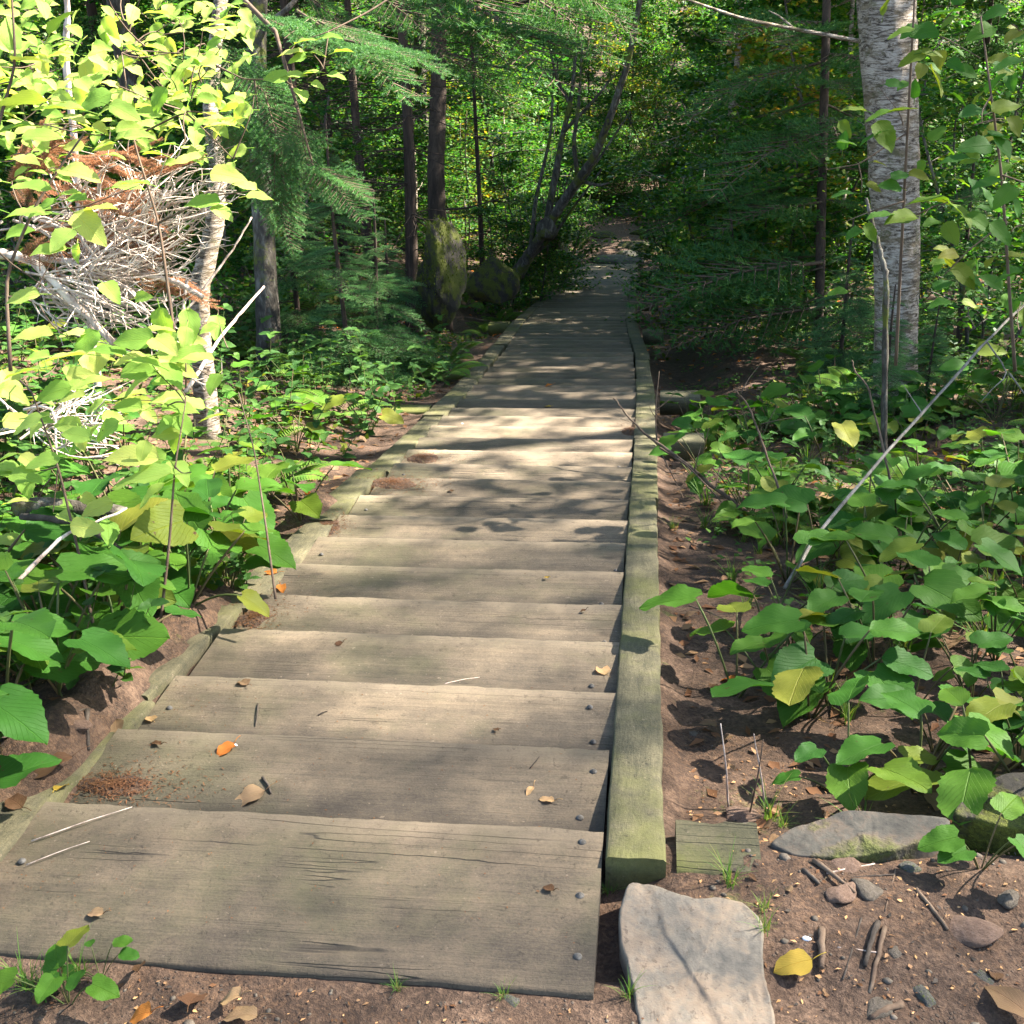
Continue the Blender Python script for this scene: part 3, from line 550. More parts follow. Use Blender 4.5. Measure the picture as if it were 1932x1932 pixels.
def zone(p):
    x, y = p[0]-float(cx(p[1])), p[1]; s = 'left' if x < 0 else 'right'
    if y < 1.9: return 'in the dirt at the near %s corner' % s
    a = abs(x); d = 'nearest' if y < 2.7 else 'third' if y < 3.2 else 'sixth' if y < 3.9 else 'eighth' if y < 4.6 else 'twelfth' if y < 5.6 else 'middle' if y < 7 else 'shaded' if y < 9 else 'darker' if y < 12 else 'far' if y < 17 else 'farther' if y < 24 else 'last'
    if y > 31: return 'in the %s %s of the trail%s' % ('woods' if a > 5 else 'brush', s, ' far back' if y > 42 else '')
    return '%s %s of the %s boards' % ('just' if a < 1.25 else 'further' if a < 2 else 'well' if a < 3.2 else 'far', s, d)
def size_w(s): return 'small' if s < .85 else 'large' if s > 1.1 else 'medium'
def put(protos, x, y, sc, adj, kindgroup, lift=0, r=rng, tilt=.12):
    P = protos[r.integers(0, len(protos))]; p = V(x, y, float(hgt(x, y))+lift); z = zone(p); w_ = size_w(sc)+' '+getattr(P, 'word', '')
    s_lab = ' '.join((w_+' '+adj+' '+z).split()); return P.place(p, r.uniform(0, 6.3), sc, s_lab, kindgroup+' '+z, (r.normal(0, tilt), r.normal(0, tilt)))
def inview(x, y, m=120, h=0):
    a, b, z = proj(V(x, y, float(hgt(x, y))+h)); return z > .4 and -m-(420 if y > 2.2 else 0) < a < 1932+m+150 and -300 < b < 1932+m
def sample(n, x0, x1, y0, y1, r, mind=.0, ok=lambda x, y: True):
    out = []; tries = 0
    while len(out) < n and tries < n*60:
        tries += 1; y = r.uniform(y0, y1); x = r.uniform(x0, x1)
        if not inview(x, y) or not ok(x, y): continue
        if mind and any((x-a)**2+(y-b)**2 < mind*mind for a, b in out): continue
        out.append((x, y))
    return out
r = np.random.default_rng(5)
off = lambda x, y: abs(x-float(cx(y)))
# right: broad leaves, gap of bare soil by the beam
for x, y in sample(158, .9, 4.2, 2.12, 7.5, r, .10, lambda x, y: off(x, y) > (1.12 if y < 2.75 else .96)+.08*vnoise(x, y, .8, 33)+(.15 if 3.9 < y < 5.2 else 0) and (y < 3.3 or vnoise(x, y, .55, 72) > -.3) and (y < 4.4 or r.random() < .6)): put(ASTER, x, y, r.uniform(.75, 1.25), 'broad heart-leaf plant', 'broad-leaved plants')
for x, y in sample(18, 1.3, 6, 7.3, 11, r, .2): put(ASTER, x, y, r.uniform(.8, 1.3), 'broad heart-leaf plant', 'broad-leaved plants')
for y_ in np.arange(1.52, 3.4, .13): x_ = -.74-r.uniform(0, .22); put(ASTER, x_, y_, r.uniform(.95, 1.3), 'broad heart-leaf plant', 'broad-leaved plants', .03)
# left: broad leaves near, herbs further
for x, y in sample(72, -4, -.72, 1.62, 4.2, r, .09): put(ASTER, x, y, r.uniform(1.0, 1.5), 'broad heart-leaf plant', 'broad-leaved plants')
for x, y in sample(28, -5.5, -1.0, 4.2, 6.8, r, .2): put(ASTER, x, y, r.uniform(.9, 1.2), 'broad heart-leaf plant', 'broad-leaved plants')
for x, y in sample(150, -5.5, -.92, 3.4, 8.4, r, .12): put(HERB, x, y, r.uniform(.7, 1.15), 'upright herb with paired leaves', 'leafy herbs')
for x, y in sample(75, -2.6, -.70, 1.6, 3.6, r, .07): put(HERB, x, y, r.uniform(.4, .75), 'upright herb with paired leaves', 'leafy herbs')
for x, y in sample(40, -3.2, -.95, 7.0, 10.4, r, .14): put(HERB, x, y, r.uniform(.7, 1.1), 'upright herb with paired leaves', 'leafy herbs')
for x, y in sample(40, 1.0, 5, 4.2, 8, r, .13): put(HERB, x, y, r.uniform(.35, .7), 'upright herb with paired leaves', 'leafy herbs')
for x, y in sample(24, 1.0, 5, 4, 8, r, .2): put(FERN, x, y, r.uniform(.45, .8), 'yellow-green fern', 'ferns')
for x, y in sample(25, 1.3, 6, 8, 14, r, .2): put(HERB, x, y, r.uniform(.6, 1.0), 'upright herb with paired leaves', 'leafy herbs')
for x, y in sample(26, -4.5, -.95, 4, 9.5, r, .25): put(FERN, x, y, r.uniform(.6, 1.), 'yellow-green fern', 'ferns')
for x, y in sample(18, 1.6, 6, 4.5, 13, r, .3): put(FERN, x, y, r.uniform(.6, 1.), 'yellow-green fern', 'ferns')
g = Geo(); n = 900; y = r.uniform(3, 12, n); x = r.uniform(-1, 1, n)*(1.5+y*.45); k = (np.abs(x-cx(y)) > .98) & (vnoise(x, y, .7, 71) > -.15); x, y = x[k], y[k]; x = np.repeat(x, 26)+r.normal(0, .07, 26*len(x)); y = np.repeat(y, 26)+r.normal(0, .07, len(x)); k = np.abs(x-cx(y)) > .8; x, y = x[k], y[k]
g.stamp(TINY, np.stack([x, y, hgt(x, y)+r.uniform(.01, .09, len(x))], -1), rdir(len(x), r, -.2, .3), upn(len(x), r, .35), r.uniform(.02, .042, len(x))); tag(g.build('ground_cover', MAT['herb']), kind='stuff')
for x, y in sample(120, .85, 4.6, 2.0, 8.5, r, .1, lambda x, y: off(x, y) > .9): put(TUFT, x, y, r.uniform(.5, 1.1), 'thin green grass tuft', 'grass tufts')
for x, y in sample(90, -13, 15, 10, 34, r, .3, lambda x, y: off(x, y) > 1.3): put(HERB2, x, y, r.uniform(.8, 1.6), 'leafy green seedling', 'leafy seedlings')
for x, y in sample(60, -8, 9, 10, 34, r, .3, lambda x, y: off(x, y) > 1.1): put(FERN, x, y, r.uniform(1, 1.6), 'yellow-green fern', 'ferns')
for px, py, sc, lab in [(95, 1880, .55, 'bright green grass tuft in the dirt at the bottom left corner'), (50, 1862, .5, 'small green sprout at the left end below the first board'), (1450, 1548, .6, 'green grass tuft between the timber stub and the dark slab'), (1375, 1668, .45, 'grass tuft growing between the timber stub and the pale flagstone'),
        (1225, 1640, .35, 'few grass blades at the near end of the right timber edge'), (1700, 1230, 1.1, 'spreading tuft of long green grass among the broad leaves'), (1640, 1190, 1.0, 'long green grass tuft leaning beside the broad leaves'), (1440, 1760, .35, 'short weed along the right side of the pale flagstone'), (1440, 1720, .3, 'tiny weed at the upper right of the flagstone'),
        (1475, 1560, .35, 'short grass at the left end of the dark slab'), (1185, 1880, .3, 'tiny grass tuft between the first board and the flagstone'), (1150, 1690, .3, 'thin grass blades at the right end of the first board'), (150, 1845, .45, 'small bright green weed below the near edge of the first board'), (750, 1868, .25, 'tiny mossy weed at the near edge of the first board, left one'), (950, 1885, .25, 'tiny mossy weed at the near edge of the first board, middle one'), (1270, 1000, .5, 'fine grass at the foot of the right timber edge')]:
    p = G(px, py); TUFT[int(px) % 5].place(p, px, sc, lab, 'tufts of grass along the boards')
for px, py, sc, lab in [(130, 1895, .45, 'small round-leaved weed in the dirt at the bottom left'), (190, 1850, .3, 'single bright green sprig under the first board'), (1850, 1640, .55, 'bright young plant with long smooth leaves at the right edge of the dirt')]:
    p = G(px, py); ASTER[int(px) % 9].place(p, px, sc, lab, 'small plants in the dirt')

# moss tufts on the ground far left and by the trail: nobody could count them
r = np.random.default_rng(6); g = Geo(); n = 26000; y = 3+31*r.uniform(0, 1, n)**1.2; x = r.uniform(-1, 1, n)*(2+y*.45); k = (np.abs(x-cx(y)) > .95) & (vnoise(x, y, 1.3, 44) > -.1) & ((y > 5) | (x < 0)); x, y = x[k], y[k]
g.stamp(TINY, np.stack([x, y, hgt(x, y)-.004], -1), rdir(len(x), r, .1, 1), rdir(len(x), r), r.uniform(.02, .05, len(x))*(1+y*.04)); tag(g.build('moss_cover', MAT['moss']), kind='stuff')
# crumbs of dead leaves, needles and chips all over the forest floor
def litter(name, mats, n, x0, x1, y0, y1, s0, s1, seed, ok, pw=1.):
    for q, mt in enumerate(mats):
        r = np.random.default_rng(seed+q); g = Geo(); y = y0+(y1-y0)*r.uniform(0, 1, n)**pw; x = r.uniform(x0, x1, n); k = ok(x, y); x, y = x[k], y[k]; m_ = len(x)
        s = r.uniform(s0, s1, m_)
        g.stamp(TINY, np.stack([x, y, hgt(x, y)+.003], -1), rdir(m_, r, -.1, .25), V(0, 0, 1)+rdir(m_, r)*.45, np.stack([s*r.uniform(.4, 1, m_), s, s], -1)); tag(g.build(name, MAT[mt]), kind='stuff')
litter('leaf_litter', ['dry_brown', 'dry_brown', 'dry_tan'], 4200, -5, 5, 1.9, 10, .02, .07, 300, lambda x, y: np.abs(x-cx(y)) > .78)
litter('leaf_crumbs', ['dry_brown', 'dry_tan', 'dry_peach', 'dead_dark'], 2600, -1.6, 3., .85, 2.4, .003, .014, 310, lambda x, y: (np.abs(x-cx(y)) > .78) | (y < 1.37))
litter('forest_litter', ['dry_brown', 'dry_tan', 'dry_orange'], 5000, -14, 14, 10, 46, .05, .12, 320, lambda x, y: (np.abs(x-cx(y)) > .78), 1.)

# crumbs, needles and seeds lying on the boards
g = Geo(); r = np.random.default_rng(88); n = 1500; i = r.integers(0, 22, n)*(r.random(n) < .75)*1; i = np.where(r.random(n) < .3, r.integers(0, 3, n), r.integers(0, 24, n)); y = Y0+(i-1)*RUN+.01+r.beta(.8, 1.3, n)*(RUN-.03); x = cx(y)+np.where(r.random(n) < .45, -.6+np.abs(r.normal(0, .18, n)), r.uniform(-.58, .58, n)); s = r.uniform(.002, .008, n)
g.stamp(TINY, np.stack([x, y, -i*RISE+.004], -1), rdir(n, r, -.1, .1), V(0, 0, 1)+rdir(n, r)*.3, np.stack([s*r.uniform(.25, .8, n), s, s*.4], -1)); tag(g.build('board_crumbs', MAT['dry_brown']), kind='stuff')
# ------------------------------------------------------------------ single fallen leaves
def fallen(kind, seed, L=.06, shape='ovate', curl=.5):
    t = leaf(shape, 9, 2, .36 if shape != 'lance' else .25, .25, curl, 1.2, seed, .04); g = Geo(); g.stamp(t, V(0, -.5*L, .004), V(0, 1, .05), V(0, 0, 1), L)
    g.tube(arch((0, -.5*L, .004), (.1*L, -.95*L, .01), .004), .0009, 4); return g.build('fallen_leaf', MAT['dry_'+kind])
onb = lambda px, py: D(px, py)
for px, py, L, kind, shp, rz, lab in [(425, 1418, .055, 'orange', 'ovate', 2.6, 'bright orange fallen leaf lying on the left of the second board'), (470, 1507, .075, 'tan', 'round', 2.2, 'large pale tan leaf at the near edge of the second board'), (1137, 1266, .06, 'peach', 'round', .3, 'pale peach-coloured leaf at the right end of the fourth board'),
        (637, 1219, .033, 'brown', 'ovate', 2.2, 'small reddish-brown leaf left of centre on the fifth board'), (460, 1290, .045, 'tan', 'round', .8, 'faded round leaf on the left of the fourth board'), (508, 1083, .06, 'orange', 'round', 1.4, 'shiny orange leaf beside the left timber edge'), (532, 1112, .05, 'orange', 'ovate', 3.6, 'curled orange leaf below another at the left timber edge'),
        (1033, 768, .05, 'yellow', 'round', 1, 'yellow-green leaf in the sun patch in the middle of the steps'), (1035, 728, .06, 'orange', 'round', 2, 'small orange-brown leaf on a dark step'), (1030, 1092, .02, 'yellow', 'ovate', 1, 'tiny green fragment on the seventh board'), (1100, 1155, .02, 'brown', 'ovate', 2, 'tiny brown leaf scrap near the right end of the sixth board'),
        (1030, 1512, .04, 'peach', 'lance', 1.3, 'pale splintered scrap near the right end of the second board'), (1000, 1495, .03, 'peach', 'lance', 2.7, 'short straw-coloured scrap on the right of the second board'), (285, 1358, .04, 'peach', 'ovate', .6, 'folded pale leaf at the left end of the third board'), (295, 1405, .035, 'brown', 'lance', 1.2, 'pinkish-brown leaf on the left of the second board'),
        (1194, 1110, .02, 'orange', 'round', 1, 'tiny orange scrap on the right timber edge'), (935, 1380, .018, 'brown', 'ovate', 1, 'tiny dark leaf speck on the third board'), (180, 1727, .035, 'tan', 'ovate', 1.5, 'faint tan leaf stuck to the left of the first board'), (1035, 1680, .025, 'brown', 'round', 1, 'dark damp leaf scrap on the right of the first board'), (850, 928, .03, 'brown', 'round', 1, 'dark wet leaf in the middle of a shaded board')]:
    o = fallen(kind, int(px), L, shp); p = D(px, py); o.location = p+V(0, 0, .003); o.rotation_euler = (0, 0, rz); tag(o, lab, 'leaf')
for px, py, L, kind, shp, rz, lab in [(120, 1492, .045, 'yellow', 'ovate', 0, 'small yellow leaf at the left end of the first board'), (1497, 1828, .065, 'yellow', 'round', 1.9, 'golden yellow leaf in the dirt right of the flagstone'), (1832, 1550, .07, 'red', 'lance', .9, 'dark red leaf lying below the mossy rock'), (370, 1890, .065, 'brown', 'ovate', .1, 'brown oval leaf in the dirt under the first board'),
        (435, 1892, .05, 'peach', 'round', 1.4, 'pale peach leaf near the bottom edge left of centre'), (265, 1832, .05, 'brown', 'lance', .5, 'rusty curled leaf in the dirt below the first board'), (90, 1868, .08, 'brown', 'lance', 2.8, 'long rust-brown leaf among the weeds at bottom left'), (265, 1925, .05, 'orange', 'ovate', 1.6, 'orange leaf at the bottom edge left of centre'),
        (455, 1925, .06, 'tan', 'round', 1.5, 'torn tan leaf at the bottom edge beside a peach one'), (95, 1452, .10, 'brown', 'lance', 2.3, 'long curled brown leaf under the green leaves at left'), (390, 1252, .08, 'peach', 'lance', 0, 'dry folded tan leaf by the left end of the fifth board'), (30, 1520, .06, 'brown', 'round', 1, 'brown leaf at the far left below the green leaves'),
        (1790, 1500, .16, 'tan', 'round', 1.5, 'large torn grey-brown leaf lying on the mossy rock'), (1600, 800, .16, 'peach', 'lance', .1, 'tall dry pale leaf hanging among the broad leaves at right'), (1745, 770, .18, 'peach', 'lance', .6, 'sunlit papery leaf hanging on the pale branch'), (1660, 1270, .10, 'tan', 'lance', 1.2, 'curled tan leaf under the broad leaves at right'),
        (1790, 1215, .11, 'tan', 'lance', 2.4, 'curled pale leaf deep among the broad leaves'), (1900, 1435, .10, 'peach', 'lance', 1.8, 'pale rolled leaf above the mossy rock'), (1560, 940, .12, 'peach', 'ovate', 2, 'sunlit pale dead leaf beside the leaning stick'), (1700, 905, .12, 'peach', 'lance', .9, 'bright pale curled leaf right of the leaning stick'),
        (1880, 1480, .07, 'peach', 'lance', 1.5, 'thin buff leaf above the torn grey leaf'), (1335, 1372, .05, 'tan', 'round', 1.2, 'light brown leaf in the soil right of the timber edge'), (1300, 1165, .06, 'tan', 'lance', 1.7, 'dry tan leaf in the soil close to the timber edge'), (1345, 1300, .05, 'brown', 'round', 0, 'brown leaf under the lowest broad leaf at right'), (1905, 1895, .10, 'tan', 'lance', .6, 'curled tan dead leaf at the bottom right corner'), (220, 1375, .06, 'tan', 'ovate', .5, 'buff leaf left of the second board')]:
    o = fallen(kind, int(px)+1, L, shp, .8); p = G(px, py, .01); o.location = p+V(0, 0, .012); o.rotation_euler = (random.uniform(-.3, .3), random.uniform(-.3, .3), rz); tag(o, lab, 'leaf')
r = np.random.default_rng(12); FL = {(k, s): Proto(tag(fallen(k, s+3, 1., ('ovate', 'round', 'lance')[s], .9), '-', 'leaf')) for k in ('orange', 'tan', 'brown', 'yellow', 'peach') for s in range(3)}
for q, (x, y) in enumerate(sample(290, -4, 4.2, 1.95, 9, r, .07, lambda x, y: off(x, y) > .84)):
    k = ('tan', 'brown', 'tan', 'brown', 'brown', 'tan', 'brown', 'tan', 'brown', 'orange', 'yellow', 'peach')[r.integers(0, 12)]; p = V(x, y, float(hgt(x, y))+.015); z = zone(p); cn = {'peach': 'pale', 'orange': 'orange', 'tan': 'tan', 'brown': 'brown', 'yellow': 'yellow'}[k]
    FL[(k, int(r.integers(0, 3)))].place(p, r.uniform(0, 6.3), r.uniform(.04, .085), '%s fallen leaf %s' % (cn, z), '%s fallen leaves %s' % (cn, z), (r.normal(0, .3), r.normal(0, .3)))
for q, (x, y) in enumerate([(r.uniform(-1.3, 2.6), r.uniform(1.0, 1.95)) for _ in range(46)]):
    if off(x, y) < .82 and y > 1.33: continue
    k = ('tan', 'brown', 'brown', 'peach')[r.integers(0, 4)]; p = V(x, y, float(hgt(x, y))+.006); z = zone(p)
    FL[(k, int(r.integers(0, 3)))].place(p, r.uniform(0, 6.3), r.uniform(.015, .04), '%s fallen leaf %s' % ({'peach': 'pale'}.get(k, k), z), '%s fallen leaves %s' % ({'peach': 'pale'}.get(k, k), z), (r.normal(0, .15), r.normal(0, .15)))
# ------------------------------------------------------------------ twigs and sticks on the ground and boards
def stick(pts, r0_, r1_, mat, name, lab, cat, seed=0, k=6, knob=.12):
    g = Geo(); r0_ = r0_*(.72 if name == 'stick' else 1); r1_ = r1_*(.72 if name == 'stick' else 1); pts = np.asarray(pts); n = max(8, int(np.linalg.norm(pts[-1]-pts[0])/.03)); n = min(n, 40); t = np.linspace(0, len(pts)-1, n); P = np.stack([np.interp(t, range(len(pts)), pts[:, q]) for q in range(3)], -1)
    r = np.random.default_rng(seed); P += r.normal(0, 1, P.shape)*min(r0_*.12, .003); g.tube(P, np.linspace(r0_, r1_, n)*(1+r.uniform(-knob, knob, n)), k, True, .1, seed); o = g.build(name, MAT[mat], origin=P[0]); return tag(o, lab, cat)
for px, py, qx, qy, rr, mat, lab in [(1515, 1645, 1545, 1672, .006, 'dead_dark', 'short brown stick below the dark slab, left of two'), (1535, 1628, 1612, 1690, .007, 'twig', 'longer brown stick below the dark slab, right of two'), (1655, 1745, 1630, 1830, .008, 'dead_dark', 'thick dark stick in the middle of the dirt, upright one'), (1668, 1755, 1640, 1880, .007, 'twig', 'brown stick lying beside a thicker dark one in the dirt'),
        (1550, 1760, 1548, 1835, .010, 'twig', 'stubby brown stick right of the flagstone'), (1728, 1682, 1788, 1758, .006, 'twig', 'thin orange-brown stick in the dirt near the right'), (1560, 1650, 1650, 1632, .003, 'dead', 'pale straw across the dirt below the dark slab'), (1625, 1735, 1590, 1850, .003, 'dead_dark', 'thin dark twig in the dirt'),
        (1580, 1790, 1660, 1800, .0025, 'dead', 'thin pale stalk beside the white fragment'), (1690, 1640, 1670, 1720, .0025, 'twig', 'thin reddish twig in the dirt'), (1700, 1900, 1640, 1930, .009, 'twig', 'stubby tan stick at the bottom edge of the dirt'), (165, 1345, 168, 1420, .009, 'dead_dark', 'dark stick standing against the left end of the second board'),
        (1590, 1660, 1690, 1652, .003, 'dead_dark', 'dark twig lying level under the slab'), (40, 1390, 160, 1340, .004, 'dead_dark', 'dark twig in the soil at the far left')]:
    a = G(px, py)+V(0, 0, rr); b = G(qx, qy)+V(0, 0, rr); stick([a, (a+b)/2+V(0, 0, rr*.3), b], rr, rr*.7, mat, 'stick', lab, 'stick', int(px), 7)
for px, py, qx, qy, rr, lab in [(487, 1330, 482, 1373, .0022, 'bent black twig on the left of the third board'), (600, 1352, 618, 1344, .002, 'tiny dark twig at the near edge of the fourth board'), (496, 1470, 512, 1500, .004, 'dark twig on the second board beside the tan leaf'), (840, 1292, 905, 1280, .0012, 'thin pale straw across the fourth board'), (1000, 1452, 1018, 1430, .0015, 'thin twig on the right of the third board'),
        (60, 1590, 250, 1525, .0014, 'long pale straw on the left end of the first board'), (50, 1635, 170, 1590, .0012, 'thin pale stalk on the left end of the first board'), (1300, 1145, 1370, 1172, .002, 'thin dark root beside the right timber edge')]:
    a = D(px, py)+V(0, 0, .004); b = D(qx, qy)+V(0, 0, .004); stick([a, (a+b)/2+V(.003, 0, .004), b], rr, rr*.6, 'dead' if 'pale' in lab else 'dead_dark', 'twig', lab, 'twig', int(px), 5)
p = G(1522, 1776); rock(p+V(0, 0, .006), (.009, .006, .004), 'white', 'small bright white fragment in the dirt right of the flagstone', 91, 'shell_fragment', 'fragment', sub=2)
p = D(445, 1408); rock(p+V(0, 0, .003), (.006, .005, .003), 'white', 'tiny white scrap touching the orange leaf', 92, 'white_scrap', 'scrap', sub=2)
p = D(870, 758); rock(D(872, 800)+V(0, 0, .003), (.008, .006, .003), 'white', 'tiny white scrap at the left of the sun-patched steps', 93, 'white_scrap', 'scrap', sub=2)
# needles and dirt heaped on the left ends of the boards
def heap(px, py, rx, ry, h, lab, seed, n=900):
    c = D(px, py); r = np.random.default_rng(seed); g = Geo(); N = 26; a = np.linspace(0, 2*np.pi, N, endpoint=False); rg = np.linspace(0, 1, 9)[1:]; P = [c+V(0, 0, h)]
    for q in rg:
        for t in a: u = 1+.22*float(vnoise(math.cos(t)*1.5+seed, math.sin(t)*1.5, .6, seed)); z = h*(1-q*q)*(1+.4*float(vnoise(math.cos(t)*q*3, math.sin(t)*q*3+seed, .7, seed))); P.append(c+V(math.cos(t)*rx*q*u, math.sin(t)*ry*q*u, max(z, .0)+(.001 if q < 1 else -.003)))
    F3 = [(0, 1+j, 1+(j+1) % N) for j in range(N)]; F4 = [(1+i*N+j, 1+(i+1)*N+j, 1+(i+1)*N+(j+1) % N, 1+i*N+(j+1) % N) for i in range(7) for j in range(N)]; g.add(P, {3: np.array(F3), 4: np.array(F4)}); o = g.build('dirt_heap', MAT['soil'], origin=c); tag(o, lab, 'litter')
    g = Geo(); q = np.abs(r.normal(0, 1.25, n)); t = r.uniform(0, 6.3, n); p_ = np.stack([np.cos(t)*rx*q, np.sin(t)*ry*q, h*np.clip(1-q*q, 0, 1)+.003], -1); s = r.uniform(.004, .015, n); g.stamp(TINY, p_, rdir(n, r, -.2, .3), V(0, 0, 1)+rdir(n, r)*.5, np.stack([s*.35, s, s*.5], -1)); tag(g.build('needles', MAT['dry_brown'], o), kind='stuff')
heap(215, 1482, .10, .04, .005, 'dirt and needles heaped on the left end of the second board', 2, 1300); heap(480, 1165, .05, .08, .006, 'dirt and straw on the left end of the sixth board', 4); heap(620, 995, .05, .08, .006, 'brown litter at the left end of the ninth board', 6)
heap(740, 912, .12, .07, .010, 'reddish needles heaped on the sunlit left end of a board', 7, 1700); heap(800, 865, .09, .07, .012, 'reddish needles on the board above a larger needle heap', 9); heap(1190, 815, .07, .09, .01, 'dark litter against the right timber edge at the twigs', 12)
# ------------------------------------------------------------------ branches
def forked(name, lab, cat, mat, main, r0_, r1_, subs, part='twig', seed=0, parent_sub=True):
    """main: list of points; subs: list of (points, radius)"""
    root = empty(name, main[0], lab, cat); O = np.asarray(main[0]); r = np.random.default_rng(seed); g = Geo(); P = np.asarray(main)-O; n = 24; t = np.linspace(0, len(P)-1, n); P = np.stack([np.interp(t, range(len(P)), P[:, q]) for q in range(3)], -1); P[1:-1] = (P[:-2]+P[1:-1]*2+P[2:])/4; P += r.normal(0, 1, P.shape)*r0_*.2
    g.tube(P, np.linspace(r0_, r1_, n)*(1+r.uniform(-.1, .1, n)), 7, True, .08, seed); g.build('branch', MAT[mat], root)
    for q, (s, rr) in enumerate(subs):
        g = Geo(); s = np.asarray(s)-O; n = 10; t = np.linspace(0, len(s)-1, n); S = np.stack([np.interp(t, range(len(s)), s[:, k]) for k in range(3)], -1); S[1:-1] = (S[:-2]+S[1:-1]*2+S[2:])/4
        g.tube(S, np.linspace(rr, rr*.35, n), 5, True, .1, q); g.build(part, MAT[mat], root)
    return root
A = lambda *pts: [at(x, y, z) for x, y, z in pts]
forked('fallen_branch', 'long pale leaning branch running diagonally through the broad leaves at right', 'branch', 'dead_grey', A((1480, 1110, 3.6), (1541, 1010, 3.85), (1640, 890, 4.1), (1740, 780, 4.4), (1861, 644, 4.7), (1932, 575, 4.9), (1990, 520, 5)), .0065, .005,
       [(A((1861, 644, 4.7), (1905, 705, 4.6), (1870, 735, 4.5), (1850, 760, 4.5)), .004), (A((1905, 705, 4.6), (1960, 780, 4.5)), .004), (A((1740, 780, 4.4), (1700, 720, 4.5)), .003)])
forked('bare_sapling', 'curved bare grey stem standing among the broad leaves right of the stairs', 'branch', 'twig', A((1484, 978, 4.6), (1470, 925, 4.6), (1440, 840, 4.7), (1410, 760, 4.8), (1385, 735, 4.8)), .006, .003, [(A((1398, 742, 4.8), (1412, 715, 4.8), (1432, 690, 4.8)), .003), (A((1435, 800, 4.7), (1480, 790, 4.7), (1520, 785, 4.7)), .002)])
forked('bare_sapling', 'thin forked brown stem rising right of the curved grey stem', 'branch', 'twig', A((1680, 910, 4.6), (1670, 860, 4.6), (1650, 780, 4.7), (1638, 730, 4.7), (1612, 700, 4.8), (1608, 680, 4.8)), .005, .003, [(A((1640, 735, 4.7), (1655, 725, 4.7), (1668, 742, 4.7)), .0025), (A((1668, 860, 4.6), (1700, 910, 4.6)), .002)])
forked('dead_branch', 'bare reddish branch lying out over the right timber edge with upright twigs', 'branch', 'twig', A((1420, 975, 5.0), (1330, 905, 5.2), (1270, 855, 5.3), (1215, 820, 5.45), (1180, 780, 5.5), (1159, 752, 5.55)), .010, .003,
       [(A((1240, 838, 5.4), (1236, 780, 5.4), (1244, 700, 5.4)), .005), (A((1236, 775, 5.4), (1262, 755, 5.4), (1277, 735, 5.4)), .003), (A((1245, 845, 5.4), (1300, 880, 5.2), (1400, 990, 5.0)), .006), (A((1250, 860, 5.3), (1290, 940, 5.1)), .004), (A((1238, 790, 5.4), (1225, 770, 5.4), (1230, 750, 5.4)), .002), (A((1310, 890, 5.2), (1325, 830, 5.2)), .003), (A((1350, 920, 5.1), (1362, 860, 5.2), (1355, 845, 5.2)), .003), (A((1330, 830, 5.2), (1300, 800, 5.3)), .002), (A((1240, 840, 5.4), (1200, 800, 5.5), (1170, 790, 5.5)), .002)])
for px, py, ex, ey, lab, mt in [(1375, 1530, 1360, 1365, 'tall single straw-coloured stalk beside the timber stub', 'dead'), (1445, 1540, 1422, 1385, 'pale dry twin grass stalk right of the timber stub', 'dead'), (1412, 1545, 1440, 1395, 'thin green-grey stalk leaning right behind the timber stub', 'twig')]:
    a = G(px, py); Z = (a-EYE)@fw; stick([a, at((px+ex)/2+3, (py+ey)/2, Z-.02), at(ex, ey, Z-.05)], .0028, .0012, mt, 'dry_stalk', lab, 'stalk', int(px), 5)
